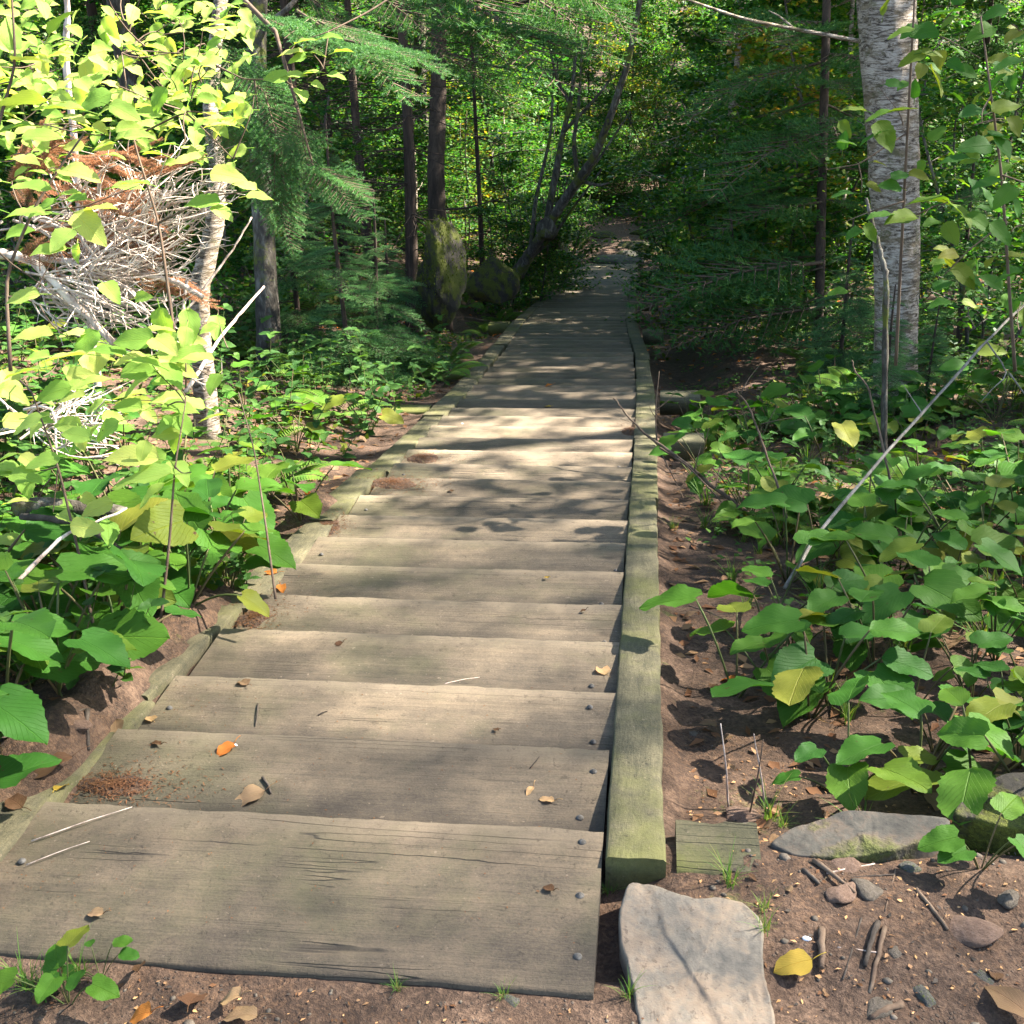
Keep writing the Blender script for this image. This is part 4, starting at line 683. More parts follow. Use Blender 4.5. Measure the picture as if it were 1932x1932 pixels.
# ------------------------------------------------------------------ trees
def tube_tree(g, base, top, r0_, r1_, bend, r, k=9, n=16, wob=.05):
    c = curve(base, top, bend, n, r); g.tube(c, np.linspace(1, 0, n)**.8*(r0_-r1_)+r1_, k, True, wob, int(r.integers(1e6))); return c
def mk_tree(seed, H, lo, nl, ll, mat='forest', bark='grey_bark', R=1.6, r0_=.06, stems=1, name='young_tree', flat=.35, nlimb=16):
    r = np.random.default_rng(seed); root = blank(name, '-', 'tree', '-'); tr = Geo(); cr = Geo(); tips = []
    for s in range(stems):
        a = r.uniform(0, 6.3); lean = .06 if stems == 1 else .28; b = V(math.cos(a)*.12*(stems > 1), math.sin(a)*.12*(stems > 1), -.1); top = b+V(math.cos(a)*lean*H, math.sin(a)*lean*H, H*r.uniform(.85, 1)); c = tube_tree(tr, b, top, r0_*r.uniform(.7, 1), .012, .03, r, 8)
        for q in range(nlimb//stems):
            t = lo/H+(1-lo/H)*(q+.5)/(nlimb//stems); i = min(int(t*15), 14); p = c[i]; a = r.uniform(0, 6.3); L = R*(1.15-.75*t)*r.uniform(.6, 1.2); e = p+V(math.cos(a)*L, math.sin(a)*L, L*r.uniform(-.05, .55)); lc = curve(p, e, .07, 7, r); tr.tube(lc, np.linspace(.35, .08, 7)*r0_*.8+.003, 5, False)
            for w_ in range(5):
                u = r.uniform(.3, 1); i2 = min(int(u*6), 6); p2 = lc[i2]; e2 = p2+V(r.normal(0, .3), r.normal(0, .3), r.normal(.05, .12))*L*.6; tr.tube([p2, (p2+e2)/2+rdir(1, r)[0]*.03, e2], [.008, .005, .002], 4, False); tips.append((p2, e2))
    tips = np.array(tips); w_ = r.integers(0, len(tips), nl); u = r.uniform(0, 1.15, nl)[:, None]; p = tips[w_, 0]+(tips[w_, 1]-tips[w_, 0])*u; sp = .16*R/1.6
    p = p+r.normal(0, 1, (nl, 3))*V(sp, sp, sp*flat); d = unit(unit(tips[w_, 1]-tips[w_, 0])*.6+rdir(nl, r, -.6, .3)); cr.stamp(TINY if ll < .075 else QUAD, p, d, upn(nl, r, .5), ll*r.uniform(.6, 1.25, nl))
    tr.build('trunk', MAT[bark], root); cr.build('crown', MAT[mat], root, smooth=False); return Proto(root)
def mk_spruce(seed, H, lo, R, fine=False, r0_=.08, mat='spruce', per=5, step=.28, dead=0):
    r = np.random.default_rng(seed); root = blank('spruce_tree', '-', 'tree', '-'); tr = Geo(); cr = Geo(); c = tube_tree(tr, V(0, 0, -.1), V(r.normal(0, .1), r.normal(0, .1), H), r0_, .01, .01, r, 9, 20)
    h = lo
    while h < H-.1:
        L = R*(1-(h/H)**1.3)*r.uniform(.85, 1.1)+.12; i = min(int(h/H*19), 19); p = c[i]
        for q in range(per):
            a = r.uniform(0, 6.3); d = V(math.cos(a), math.sin(a), r.uniform(-.25, .15)); l = L*r.uniform(.6, 1.1); t = (BFt if fine else BCt)[r.integers(0, 3)]; zz = p+V(0, 0, r.uniform(-.12, .12)); cr.stamp(t[0], zz, d, V(r.normal(0, .15), r.normal(0, .15), 1), l); tr.stamp(t[1], zz, d, V(0, 0, 1), l)
        h += step*r.uniform(.7, 1.3)
    for q in range(dead):
        hh = r.uniform(.3, lo+1); a = r.uniform(0, 6.3); i = min(int(hh/H*19), 19); L = R*r.uniform(.4, 1); e = c[i]+V(math.cos(a)*L, math.sin(a)*L, -L*r.uniform(0, .3)); lc = curve(c[i], e, .06, 7, r); tr.tube(lc, np.linspace(.009, .002, 7), 4, False)
        for w_ in range(6): p2 = lc[r.integers(2, 7)]; tr.tube([p2, p2+unit(V(r.normal(), r.normal(), r.normal(-.2, .4)))*L*.3], [.003, .001], 3, False)
    tr.build('trunk', MAT['spruce_bark'], root); cr.build('crown', MAT[mat], root, smooth=False); return Proto(root)
BUSH = [mk_tree(400+i, (3.2, 4.2, 2.6)[i % 3], .25, 5200, .08, R=1.4, r0_=.02, stems=3, name='leafy_bush', nlimb=24) for i in range(4)]
TREE = [mk_tree(420+i, (8, 9.5, 7)[i % 3], .8, 10500, .115, 'forest', ('birch', 'grey_bark')[i % 2], R=2.3, r0_=.07, nlimb=34, flat=.3) for i in range(4)]
YEL = [mk_tree(440+i, (5, 6.5)[i % 2], .4, 5200, .10, 'forest2', R=1.7, r0_=.04, stems=2, name='yellowing_tree', nlimb=28) for i in range(3)]
BIR = [mk_tree(460+i, 9, 3.5, 4500, .075, 'forest', 'birch', R=1.6, r0_=.075, nlimb=20, name='slender_birch') for i in range(2)]
SPR = [mk_spruce(480+i, (7, 9, 5)[i % 3], .5, 1.5, False, .09, dead=6) for i in range(3)]; SPN = [mk_spruce(490+i, (2.4, 3.2)[i % 2], .15, 1.0, True, .035, 'fir', 5, .2) for i in range(2)]
DEADS = [mk_spruce(497, 8, 6.5, 1.5, False, .09, dead=120), mk_spruce(498, 6, 5.2, 1.1, False, .06, dead=90)]
def grow(protos, x, y, sc, lab, grp, r=rng, z=0): P = protos[r.integers(0, len(protos))]; P.place((x, y, float(hgt(x, y))+z), r.uniform(0, 6.3), sc, lab, grp)
r = np.random.default_rng(31)
def woods(protos, n, x0, x1, y0, y1, mind, lab, ok=lambda x, y: True, s=(.8, 1.2)):
    out = []; tries = 0
    while len(out) < n and tries < n*80:
        tries += 1; x, y = r.uniform(x0, x1), r.uniform(y0, y1); a, b, zz = proj(V(x, y, float(hgt(x, y))+2)); 
        if a < -260 or a > 2200 or abs(x-float(cx(y))) < (1.9 if y < 31 else 1.5 if y < 37.5 else 0) or not ok(x, y) or any((x-p)**2+(y-q)**2 < mind**2 for p, q in out): continue
        out.append((x, y)); z = zone((x, y)); bnd = ''
        sc = r.uniform(*s); grow(protos, x, y, sc, ('low' if sc < .93 else 'high' if sc > 1.07 else 'middling')+' '+lab+' '+z, lab+'s '+z+bnd, r)
woods(BUSH, 46, -17, 18, 14, 38, 1.0, 'leafy green bush', lambda x, y: not (abs(x-float(cx(y))) < 2.6 and y < 20)); woods(BUSH, 54, -24, 22, 37, 50, 1.0, 'leafy green bush')
for x, y in [(-6.4+.62*q+r.uniform(-.2, .2), 37.6+r.uniform(0, 2.2)) for q in range(17)]: grow(BUSH, x, y, r.uniform(.75, 1.0), 'leafy bush in the green thicket closing the far end of the trail', 'bushes closing the far end of the trail', r)
for x, y in [(-7+1.1*q+r.uniform(-.3, .3), 40.5+r.uniform(0, 3)) for q in range(16)]: grow(TREE if rng.random() < .75 else YEL, x, y, r.uniform(.8, 1.1), 'leafy tree behind the green thicket at the far end of the trail', 'trees behind the thicket at the far end of the trail', r)
woods(YEL, 15, -18, 18, 20, 50, 1.6, 'yellowing young tree'); woods(TREE, 30, -16, 20, 21, 38, 1.6, 'tall green leafy tree', lambda x, y: abs(x-float(cx(y))) > 3); woods(TREE, 34, -30, 30, 40, 62, 2.0, 'tall green leafy tree')
woods(BIR, 22, -14, 18, 20, 46, 1.5, 'slender pale birch', lambda x, y: abs(x-float(cx(y))) > 2.5); woods(SPR, 4, 7, 18, 22, 34, 1.8, 'dark spruce'); woods(SPR, 9, -16, -3.5, 13, 36, 1.8, 'dark spruce'); woods(SPR, 12, -30, 30, 44, 66, 3, 'dark spruce', s=(1.1, 1.5))
# distant wood behind everything: reads as one mass of leaves and stems
g = Geo(); r = np.random.default_rng(3); n = 60000; x = r.uniform(-48, 48, n); y = r.uniform(56, 84, n); zt = r.uniform(0, 1, n); c = (vnoise(x, y*0+zt*9, 2.2, 8) > -.6); x, y, zt = x[c], y[c], zt[c]
g.stamp(QUAD, np.stack([x, y, hgt(x, y)+zt*12], -1), rdir(len(x), r, -.6, .3), upn(len(x), r, .6), r.uniform(.25, .5, len(x))); tag(g.build('distant_wood', MAT['forest'], smooth=False), kind='stuff')

# named trees of the photo ------------------------------------------------
def gz(x, y): return float(hgt(x, y))
def stand(px, Z, py=700):                               # ground point under pixel column px, Z metres ahead
    p = at(px, py, Z); return V(p[0], p[1], gz(p[0], p[1])-.05)
def ptree(name, lab, cat, bark, pts, r0_, r1_, limbs=(), wob=.06, k=14, seed=1, bend=0):
    root = empty(name, pts[0], lab, cat); O = np.asarray(pts[0]); g = Geo(); P = np.asarray(pts)-O; n = 60; t = np.linspace(0, len(P)-1, n); P = np.stack([np.interp(t, range(len(P)), P[:, q]) for q in range(3)], -1)
    for _ in range(3): P[1:-1] = (P[:-2]+P[1:-1]*2+P[2:])/4
    g.tube(P, np.linspace(r0_, r1_, n)*(1+.35*np.exp(-np.linspace(0, 1, n)*22)), k, True, wob, seed); g.build('trunk', MAT[bark], root)
    for q, (pp, rr) in enumerate(limbs):
        g = Geo(); S = np.asarray(pp)-O; m_ = 16; t = np.linspace(0, len(S)-1, m_); S = np.stack([np.interp(t, range(len(S)), S[:, c]) for c in range(3)], -1); S[1:-1] = (S[:-2]+S[1:-1]*2+S[2:])/4; g.tube(S, np.linspace(rr, rr*.4, m_), 8, True, .06, q); g.build('branch', MAT[bark], root)
    return root
ext = lambda a, b, L: list(np.asarray(b)+unit(np.asarray(b)-np.asarray(a))*L)
TR = []                                                # (root, crown-bearing trunk line) for the canopy
b = stand(1700, 7.4); tp = at(1672, 0, 7.3); birch = ptree('paper_birch', 'thick pale paper birch with peeling banded bark behind the leafy shrub at right', 'tree', 'birch', [b, at(1692, 480, 7.4), at(1684, 250, 7.35), tp, ext(at(1684, 250, 7.35), tp, 10)], .128, .205, [(A((1622, 78, 7.2), (1500, 55, 7.0), (1400, 35, 6.8), (1270, -10, 6.6)), .014), (A((1500, 55, 7.0), (1470, 30, 7), (1450, 20, 7)), .007)], .035, 30)
TR.append((birch, b))
stick([stand(1690, 5.9), at(1672, 520, 5.9), at(1648, 430, 5.9), at(1635, 375, 5.9)], .018, .008, 'grey_bark', 'dead_stem_stub', 'broken lichened dead stem leaning against the left of the birch', 'dead stem', 31, 8, .2)
b = stand(365, 6.0, 640); t1 = at(388, 190, 5.9); t2 = at(415, 0, 5.9); o = ptree('slim_birch', 'slim sunlit pale birch trunk leaning right beside the brush pile', 'tree', 'birch', [b, at(372, 560, 6), at(405, 430, 5.95), at(412, 330, 5.95), at(395, 200, 5.9), t2, ext(t1, t2, 7)], .058, .03, (), .12); TR.append((o, b))
b = stand(485, 8.2, 500); t2 = at(488, 0, 8.1); o = ptree('lichened_spruce', 'grey lichen-spotted spruce trunk behind the hanging boughs at upper left', 'tree', 'grey_bark', [b, at(483, 130, 8.1), t2, ext(at(483, 130, 8.1), t2, 7)], .085, .05, [(A((485, 60, 8.1), (540, 20, 8), (575, -20, 8)), .03)]); TR.append((o, b))
b = stand(126, 5.2, 500); t2 = at(127, 0, 5.1); stick([b, at(126, 120, 5.2), t2, ext(at(126, 120, 5.2), t2, 2)], .02, .010, 'dead', 'pale_sapling', 'thin white sapling stem at the top left corner', 'sapling', 3, 8)
b = stand(822, 13.5, 420); t2 = at(828, 0, 13.5); o = ptree('dark_spruce', 'straight dark-barked conifer trunk left of the far boards', 'tree', 'spruce_bark', [b, at(822, 330, 13.5), at(828, 150, 13.5), t2, ext(at(828, 150, 13.5), t2, 7)], .115, .08, [(A((840, 100, 13.5), (900, 118, 13.3), (960, 130, 13)), .02), (A((838, 395, 13.4), (880, 393, 13), (960, 370, 12.6)), .014), (A((820, 200, 13.5), (760, 240, 13), (700, 250, 12.8)), .014)]); TR.append((o, b))
# leaning, forked tree by the far boards
b = at(978, 515, 16.); Z0 = 16.; z = lambda q: Z0-.4*q
o = ptree('leaning_tree', 'dark crooked forked tree leaning right over the far end of the boards', 'tree', 'grey_bark', [b, at(1005, 470, z(1)), at(1050, 400, z(2)), at(1087, 345, z(3)), at(1120, 300, z(4)), at(1150, 225, z(5)), at(1185, 120, z(6)), at(1215, -40, z(7))], .085, .03,
    [(A((1030, 430, z(1.5)), (1048, 330, z(2)), (1060, 260, z(2)), (1078, 190, z(2)), (1090, 60, z(2))), .055), (A((1090, 335, z(3)), (1082, 270, z(3.5)), (1092, 200, z(3.5)), (1100, 60, z(3))), .035), (A((1062, 250, z(2)), (1120, 190, z(3)), (1160, 140, z(3))), .03), (A((1060, 390, z(2)), (1110, 330, z(2)), (1190, 210, z(2))), .028), (A((985, 505, z(0)), (1040, 450, z(1)), (1090, 380, z(2)), (1135, 320, z(3))), .03), (A((1000, 480, z(1)), (1010, 380, z(1)), (1040, 250, z(1)), (1045, 120, z(1))), .035), (A((1090, 340, z(3)), (1130, 350, z(3)), (1150, 345, z(3))), .03), (A((1078, 200, z(2)), (1050, 150, z(2)), (1030, 60, z(2))), .03)], .08, 12); TR.append((o, b))
for px, Z in [(1010, 17), (1060, 19.5), (960, 18), (1000, 21), (1300, 24), (1340, 19)]: b = stand(px, Z); BUSH[int(px) % 4].place(b, px, .62 if Z < 20 else .9, 'leafy bush crowding the edge of the far boards', 'bushes crowding the far boards')
a = G(1075, 495); c = at(1030, 430, z(1)-.5); stick([c, (a+c)/2, a+V(0, 0, .1)], .13, .13, 'grey_bark', 'fallen_log', 'dark fallen log slanting down beside the leaning tree', 'log', 5, 12)
b = stand(1550, 10.6, 560); o = ptree('spruce_sapling', 'tall thin spruce sapling trunk with wide dark boughs left of the birch', 'tree', 'spruce_bark', [b, at(1545, 600, 10.6), at(1552, 300, 10.5), at(1560, 0, 10.4), ext(at(1552, 300, 10.5), at(1560, 0, 10.4), 2)], .05, .035)
def boughs(root, lst, mat, ts, part='bough'):
    O = np.array(root.location)
    for (a, e, l) in lst:
        a, e = np.asarray(a), np.asarray(e); L = np.linalg.norm(e-a)*l; g = Geo(); t = ts[rng.integers(0, len(ts))]; g.stamp(t[0], a-O, e-a, V(rng.normal(0, .15), rng.normal(0, .15), 1), L); q = g.build(part, MAT[mat], root, smooth=False); g = Geo(); g.stamp(t[1], a-O, e-a, V(0, 0, 1), L); g.build('twig', MAT['twig'], q)
r = np.random.default_rng(9); L_ = []
for q in range(30):
    h = r.uniform(20, 640); tpx = 1555+(r.uniform(-330, -60) if r.random() < .62 else r.uniform(40, 160)); a = at(1553, h, 10.5); L_.append((a, at(tpx, h+r.uniform(-30, 50), 10.5+r.uniform(-1.3, .8)), 1.05))
boughs(o, L_, 'spruce', BFt)
# hanging boughs, upper left, in the sun
BN = [bough(s+30, 17, 170, .028, .0045, .18) for s in range(3)]; BNt = [(a.tpl(), c.tpl()) for a, c in BN]
o = empty('spruce_boughs', at(470, 40, 4.8), 'drooping sunlit spruce branches hanging in front of the dark woods at upper left', 'branch')
g = Geo(); g.tube(np.array(A((400, -60, 5), (520, 60, 4.8), (560, 200, 4.7), (590, 310, 4.6)))-np.array(o.location), [.014, .01, .007, .004], 6); g.build('branch', MAT['twig'], o)
L_ = [(at(x0, y0, z0), at(x1, y1, z1), 1.) for x0, y0, z0, x1, y1, z1 in [(560, 20, 4.8, 790, 130, 4.4), (650, 75, 4.4, 850, 98, 4.2), (600, 40, 4.7, 760, 95, 4.4), (580, 310, 4.6, 705, 350, 4.4), (585, 305, 4.6, 690, 390, 4.4), (460, 200, 4.8, 580, 290, 4.6), (480, 150, 4.8, 500, 330, 4.7), (500, 180, 4.8, 560, 360, 4.6), (440, 190, 4.8, 420, 300, 4.7), (430, 120, 5, 560, 200, 4.8), (400, 60, 5, 480, 210, 4.8), (520, 240, 4.7, 510, 420, 4.6), (560, 220, 4.7, 590, 330, 4.6), (470, 20, 5, 600, 60, 4.8), (420, 210, 5, 380, 330, 4.9), (500, 320, 4.7, 560, 460, 4.6)]]
boughs(o, L_, 'fir', BNt)
# dark fine boughs across the top centre
o = empty('overhanging_spruce', at(900, 20, 7), 'dark feathery spruce branches crossing the top of the picture above the stairs', 'branch')
L_ = [(at(x0, y0, z0), at(x1, y1, z1), 1.) for x0, y0, z0, x1, y1, z1 in [(830, -30, 8, 1080, 60, 7), (830, 20, 8, 1010, 90, 7.4), (840, 60, 8, 1130, 10, 7.2), (980, -20, 7.2, 1180, 60, 6.8), (700, -20, 8, 860, 60, 7.6), (1040, -40, 7, 1230, 30, 6.8), (830, 100, 8, 1000, 170, 7.6), (560, -20, 8, 720, 70, 8)]]
boughs(o, L_, 'spruce', BFt)
# young spruces, left middle and right
for px, Z, sc, lab, grp in [(700, 8.6, .62, 'feathery young spruce closest to the mossy boulder', None), (655, 8.3, .62, 'young spruce with fine dark boughs in front of the mossy boulder', None), (560, 9.3, .8, 'young spruce in deep shade behind the slim birch', None), (730, 9.6, .55, 'small spruce against the left of the tall mossy boulder', None), (1820, 9.5, .8, 'blue-green young spruce right of the birch', None), (1590, 9.2, .6, 'low spruce at the foot of the birch', None), (1690, 7.0, .42, 'small dark spruce hiding the base of the birch', None), (1760, 7.2, .36, 'little spruce just right of the birch base', None)]:
    b = stand(px, Z, 600); SPN[int(px) % 2].place(b, px, sc, lab, grp)
# dead twiggy spruces left of centre
for px, Z, lab in [(600, 12.5, 'dead twiggy conifer nearest the hanging boughs'), (700, 14, 'bare brown dead conifer between two dark trunks'), (760, 11.5, 'dead twiggy conifer above the mossy boulder'), (905, 17, 'bare dead conifer left of the leaning tree'), (650, 16, 'dead conifer deep in the shade at upper left'), (560, 15, 'bare dead conifer behind the lichened trunk')]:
    b = stand(px, Z, 420); DEADS[int(px) % 2].place(b, px, .8, lab, None)
for px, Z, lab, P in [(40, 9, 'green bush behind the brush pile at far left', BUSH), (230, 10.5, 'green bush behind the slim birch', BUSH), (330, 9.5, 'bush in the shade left of the slim birch', BUSH), (520, 12, 'leafy bush behind the hanging spruce boughs', BUSH), (1880, 8.8, 'leafy bush right of the birch', BUSH), (1460, 15, 'leafy bush between birch and far boards', BUSH), (1780, 11, 'leafy bush behind the birch', BUSH), (1330, 13, 'leafy green bush overhanging the right of the far boards', BUSH), (1410, 11.5, 'leafy bush nearest the boards left of the spruce sapling', BUSH), (1500, 12.5, 'leafy bush behind the thin spruce sapling', BUSH), (1290, 17, 'leafy bush beside the last boards at right', BUSH), (1600, 11.5, 'leafy bush between the spruce sapling and the birch', BUSH), (1380, 16, 'taller leafy bush behind two others right of the boards', TREE), (1560, 16, 'leafy tree rising behind the spruce sapling', TREE), (1640, 13, 'tall bush behind the birch trunk', YEL)]:
    b = stand(px, Z, 450); P[int(px) % len(P)].place(b, px, .8, lab, None)
# left: dead trunk and brush pile in the sun
def spray(parent, a0, n, r, x0, y0, x1, y1, z, mat, rad, part='dead_twig', per=1):
    O = np.array(parent.location)
    for i in range(n):
        g = Geo()
        for _ in range(per):
            s = at(x0+r.normal(0, 22), y0+r.normal(0, 14), z+r.normal(0, .12)); e = at(r.uniform(*x1), r.uniform(*y1), z+r.normal(0, .25)); c = curve(s, e, .11, 9, r)-O; g.tube(c, np.linspace(rad*r.uniform(.6, 1.2), .0014, 9), 5, False)
            for w_ in range(4): k = r.integers(3, 8); d = unit(c[-1]-c[0]); e2 = c[k]+(d*.6+rdir(1, r)[0]*.7)*r.uniform(.04, .16); g.tube([c[k], (c[k]+e2)/2+rdir(1, r)[0]*.006, e2], [.0028, .002, .001], 4, False)
        g.build(part, MAT[mat], parent)
r = np.random.default_rng(15); o = empty('brush_pile', at(170, 520, 4.6), 'fallen dead conifer top with white twigs and rusty needles in strong sun at left', 'brush pile')
spray(o, 0, 26, r, 170, 500, (250, 450), (300, 540), 4.6, 'dead', .0045, per=3); spray(o, 0, 8, r, 240, 420, (300, 460), (250, 380), 4.6, 'dead', .006, per=2); spray(o, 0, 8, r, 60, 420, (120, 330), (290, 520), 4.6, 'dead', .006, per=2); spray(o, 0, 12, r, 230, 540, (90, 240), (230, 420), 4.7, 'dead', .006, per=2); spray(o, 0, 16, r, 80, 540, (150, 430), (520, 680), 4.5, 'dead', .006, per=2); spray(o, 0, 12, r, 60, 800, (90, 260), (720, 860), 3.9, 'dead', .005, per=2)
for q in range(54):
    a = at(r.uniform(30, 300), r.uniform(270, 520), 4.65+r.normal(0, .2)); e = a+(rt*r.uniform(-.1, .35)+V(0, 0, r.uniform(-.15, .2))+fw*r.normal(0, .1))
    boughs(o, [(a, e, 1.)], 'rust', BNt[:2], 'dead_needles')
for nm, lab, pts, r0_, r1_, mt in [('dead_limb', 'thick bleached limb slanting down from the left edge under the brush', A((-40, 470, 4.4), (60, 490, 4.4), (130, 560, 4.4), (215, 650, 4.4)), .02, .013, 'dead'), ('dead_limb', 'knobbly white stub standing in front of the slim birch, right one', A((340, 640, 4.9), (345, 590, 4.9), (352, 525, 4.9)), .011, .007, 'dead'), ('dead_limb', 'short white upright stub left of another stub', A((318, 650, 4.9), (325, 560, 4.9)), .010, .008, 'dead'),
        ('dead_limb', 'straight bare pole leaning right in the sun below the slim birch', A((350, 740, 4.6), (420, 630, 4.8), (498, 540, 5)), .009, .005, 'dead'), ('dead_limb', 'pale lichened limb lying across under the brush', A((60, 385+100, 4.6), (190, 500, 4.6), (330, 530, 4.6), (380, 560, 4.6)), .016, .010, 'dead'), ('dead_limb', 'dark lichened log end in the leaves at left', A((30, 960, 3.3), (120, 955, 3.3), (235, 968, 3.35)), .028, .022, 'grey_bark'),
        ('dead_limb', 'thin black branch arching down through the broad leaves at left', A((40, 975, 3.2), (150, 985, 3.15), (220, 1030, 3.1), (290, 1080, 3.05)), .011, .005, 'dead_dark'), ('dead_limb', 'bare grey branch reaching up beside the slim birch', A((640/1.932*0+320, 620, 5.4), (365, 570, 5.4), (440, 470, 5.4), (475, 410, 5.4)), .007, .004, 'dead'), ('dead_limb', 'thin grey branch crossing the low leaves at left', A((20, 1110, 2.9), (120, 1010, 3.0), (240, 960, 3.1)), .006, .003, 'dead')]:
    stick(pts, r0_, r1_, mt, nm, lab, 'dead branch', int(abs(pts[0][0]*1000)) % 997, 8, .15)
# leafy shrubs close to the camera, left and right
def shrub(name, lab, stems, leafs, seed, mat='shrub', kind='ovate'):
    """stems: polylines (px,py,Z) with radius; leafs: (px,py,Z,length,angle) or a region"""
    r = np.random.default_rng(seed); p0 = np.array(at(*stems[0][0][0])); root = empty(name, p0, lab, 'shrub')
    for pts, rad in stems:
        c = np.array(A(*pts)); t = np.linspace(0, len(c)-1, 18); P = np.stack([np.interp(t, range(len(c)), c[:, q]) for q in range(3)], -1); P[1:-1] = (P[:-2]+P[1:-1]*2+P[2:])/4; g = Geo(); g.tube(P-p0, np.linspace(rad, rad*.4, 18), 6); g.build('stem', MAT['twig'], root)
    g = Geo(); O, Dd, Nn, S = [], [], [], []; tw = Geo()
    SP = np.vstack([np.array(A(*pts)) for pts, rad in stems])-p0
    for iq, (x, y, Z, L, ang) in enumerate(leafs):
        o_ = at(x, y, Z); a = math.radians(ang); d = unit(rt*math.cos(a)+up*math.sin(a)*.55-fw*r.uniform(-.1, .5)); O.append(o_-p0-d*L*.5); Dd.append(d); Nn.append(unit(V(0, 0, 1)*r.uniform(.6, 1.2)-fw*r.uniform(.0, .7)+rdir(1, r)[0]*.5)); S.append(L)
        g.tube([o_-p0-d*L*.5, o_-p0-d*L*.8+V(0, 0, -.005)], [.0014, .0012], 4, False)
        if iq % 7 == 0:
            b_ = o_-p0-d*L*.8; dd = np.linalg.norm(SP-b_, axis=1); t_ = SP[np.argmin(dd)]; t_ = b_+(t_-b_)*min(1, .2/max(dd.min(), .01)); tw.tube(curve(b_, t_, .06, 7, r), np.linspace(.0012, .0028, 7), 4, False)
    if tw.n: tag(tw.build('twigs', MAT['twig'], root), kind='stuff')
    add_leaves(g, kind, np.array(O), np.array(Dd), np.array(Nn), np.array(S), r); g.build('leaves', MAT[mat], root); return root
r = np.random.default_rng(41)
st = [([(1690, 690, 3.2), (1700, 480, 3.1), (1712, 250, 2.95), (1722, 60, 2.8), (1735, -80, 2.8)], .006), ([(1915, 700, 3.0), (1905, 560, 2.9), (1890, 330, 2.8), (1870, 180, 2.7), (1850, 30, 2.7)], .006), ([(1700, 420, 3.05), (1760, 390, 2.9), (1830, 370, 2.8)], .003), ([(1712, 250, 2.95), (1620, 310, 2.9), (1560, 320, 2.9)], .003), ([(1895, 420, 2.8), (1830, 470, 2.8), (1780, 520, 2.8)], .003), ([(1705, 380, 3), (1640, 400, 3), (1590, 420, 3)], .003), ([(1890, 330, 2.8), (1950, 350, 2.7)], .003), ([(1722, 60, 2.8), (1780, 70, 2.7), (1850, 110, 2.7)], .003)]
lf = [(1890, 270, 2.6, .10, -75), (1880, 255, 2.6, .07, 170), (1840, 275, 2.65, .09, 190), (1860, 345, 2.6, .08, 200), (1895, 370, 2.6, .08, 240), (1815, 400, 2.7, .10, -70), (1750, 375, 2.75, .11, 175), (1700, 410, 2.8, .10, 200), (1660, 405, 2.8, .08, 190), (1795, 440, 2.7, .07, -80), (1850, 420, 2.7, .08, -50), (1890, 440, 2.7, .08, -60), (1870, 490, 2.7, .07, 230), (1820, 520, 2.8, .09, -70), (1790, 480, 2.8, .06, 200), (1850, 540, 2.8, .08, -60),
      (1660, 215, 2.8, .08, 200), (1700, 205, 2.8, .08, 20), (1640, 260, 2.85, .07, 220), (1670, 255, 2.85, .10, -80), (1610, 205, 2.8, .07, 170), (1770, 150, 2.7, .09, -75), (1745, 60, 2.7, .08, 200), (1700, 60, 2.7, .07, 200), (1790, 20, 2.7, .09, 30), (1720, 110, 2.7, .07, 210), (1760, 100, 2.7, .06, 0), (1680, 350, 2.9, .07, 170), (1590, 365, 2.9, .07, 190), (1700, 330, 2.9, .06, 30), (1735, 330, 2.9, .06, -40), (1900, 520, 2.8, .08, 200), (1915, 460, 2.8, .07, 0), (1800, 300, 2.7, .08, 185), (1835, 210, 2.7, .08, 200), (1900, 200, 2.7, .08, 30), (1920, 300, 2.7, .07, 0), (1850, 60, 2.7, .08, 220), (1900, 120, 2.7, .08, 200), (1580, 550, 3.0, .06, 190), (1800, 690, 3.2, .09, 180), (1870, 660, 3.1, .09, 0)]
KZ = 1.55; st = [([(x, y if y > -50 else -160, z_*KZ) for x, y, z_ in q], rr_*1.3) for q, rr_ in st]; lf = [(x, y, z_*KZ, L*1.5, a_) for x, y, z_, L, a_ in lf]
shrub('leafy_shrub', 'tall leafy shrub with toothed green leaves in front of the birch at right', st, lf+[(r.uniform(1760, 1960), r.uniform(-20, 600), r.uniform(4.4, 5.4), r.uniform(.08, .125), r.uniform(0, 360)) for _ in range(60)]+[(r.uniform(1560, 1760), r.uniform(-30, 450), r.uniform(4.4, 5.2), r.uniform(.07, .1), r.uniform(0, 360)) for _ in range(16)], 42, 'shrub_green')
st = [([(20, 700, 3.0), (10, 520, 3.0), (60, 400, 3.0), (110, 320, 3.0), (160, 250, 3)], .006), ([(-30, 420, 2.7), (-10, 260, 2.6), (30, 120, 2.6), (20, -40, 2.6)], .006), ([(330, 640, 3.6), (300, 420, 3.6), (250, 260, 3.6), (230, 100, 3.7)], .006), ([(250, 260, 3.6), (350, 210, 3.5), (440, 300, 3.5)], .004), ([(300, 420, 3.6), (400, 370, 3.5), (480, 360, 3.4)], .004), ([(60, 400, 3), (160, 390, 3), (260, 350, 3)], .003), ([(10, 560, 3.0), (60, 560, 3), (110, 470, 3)], .003)]
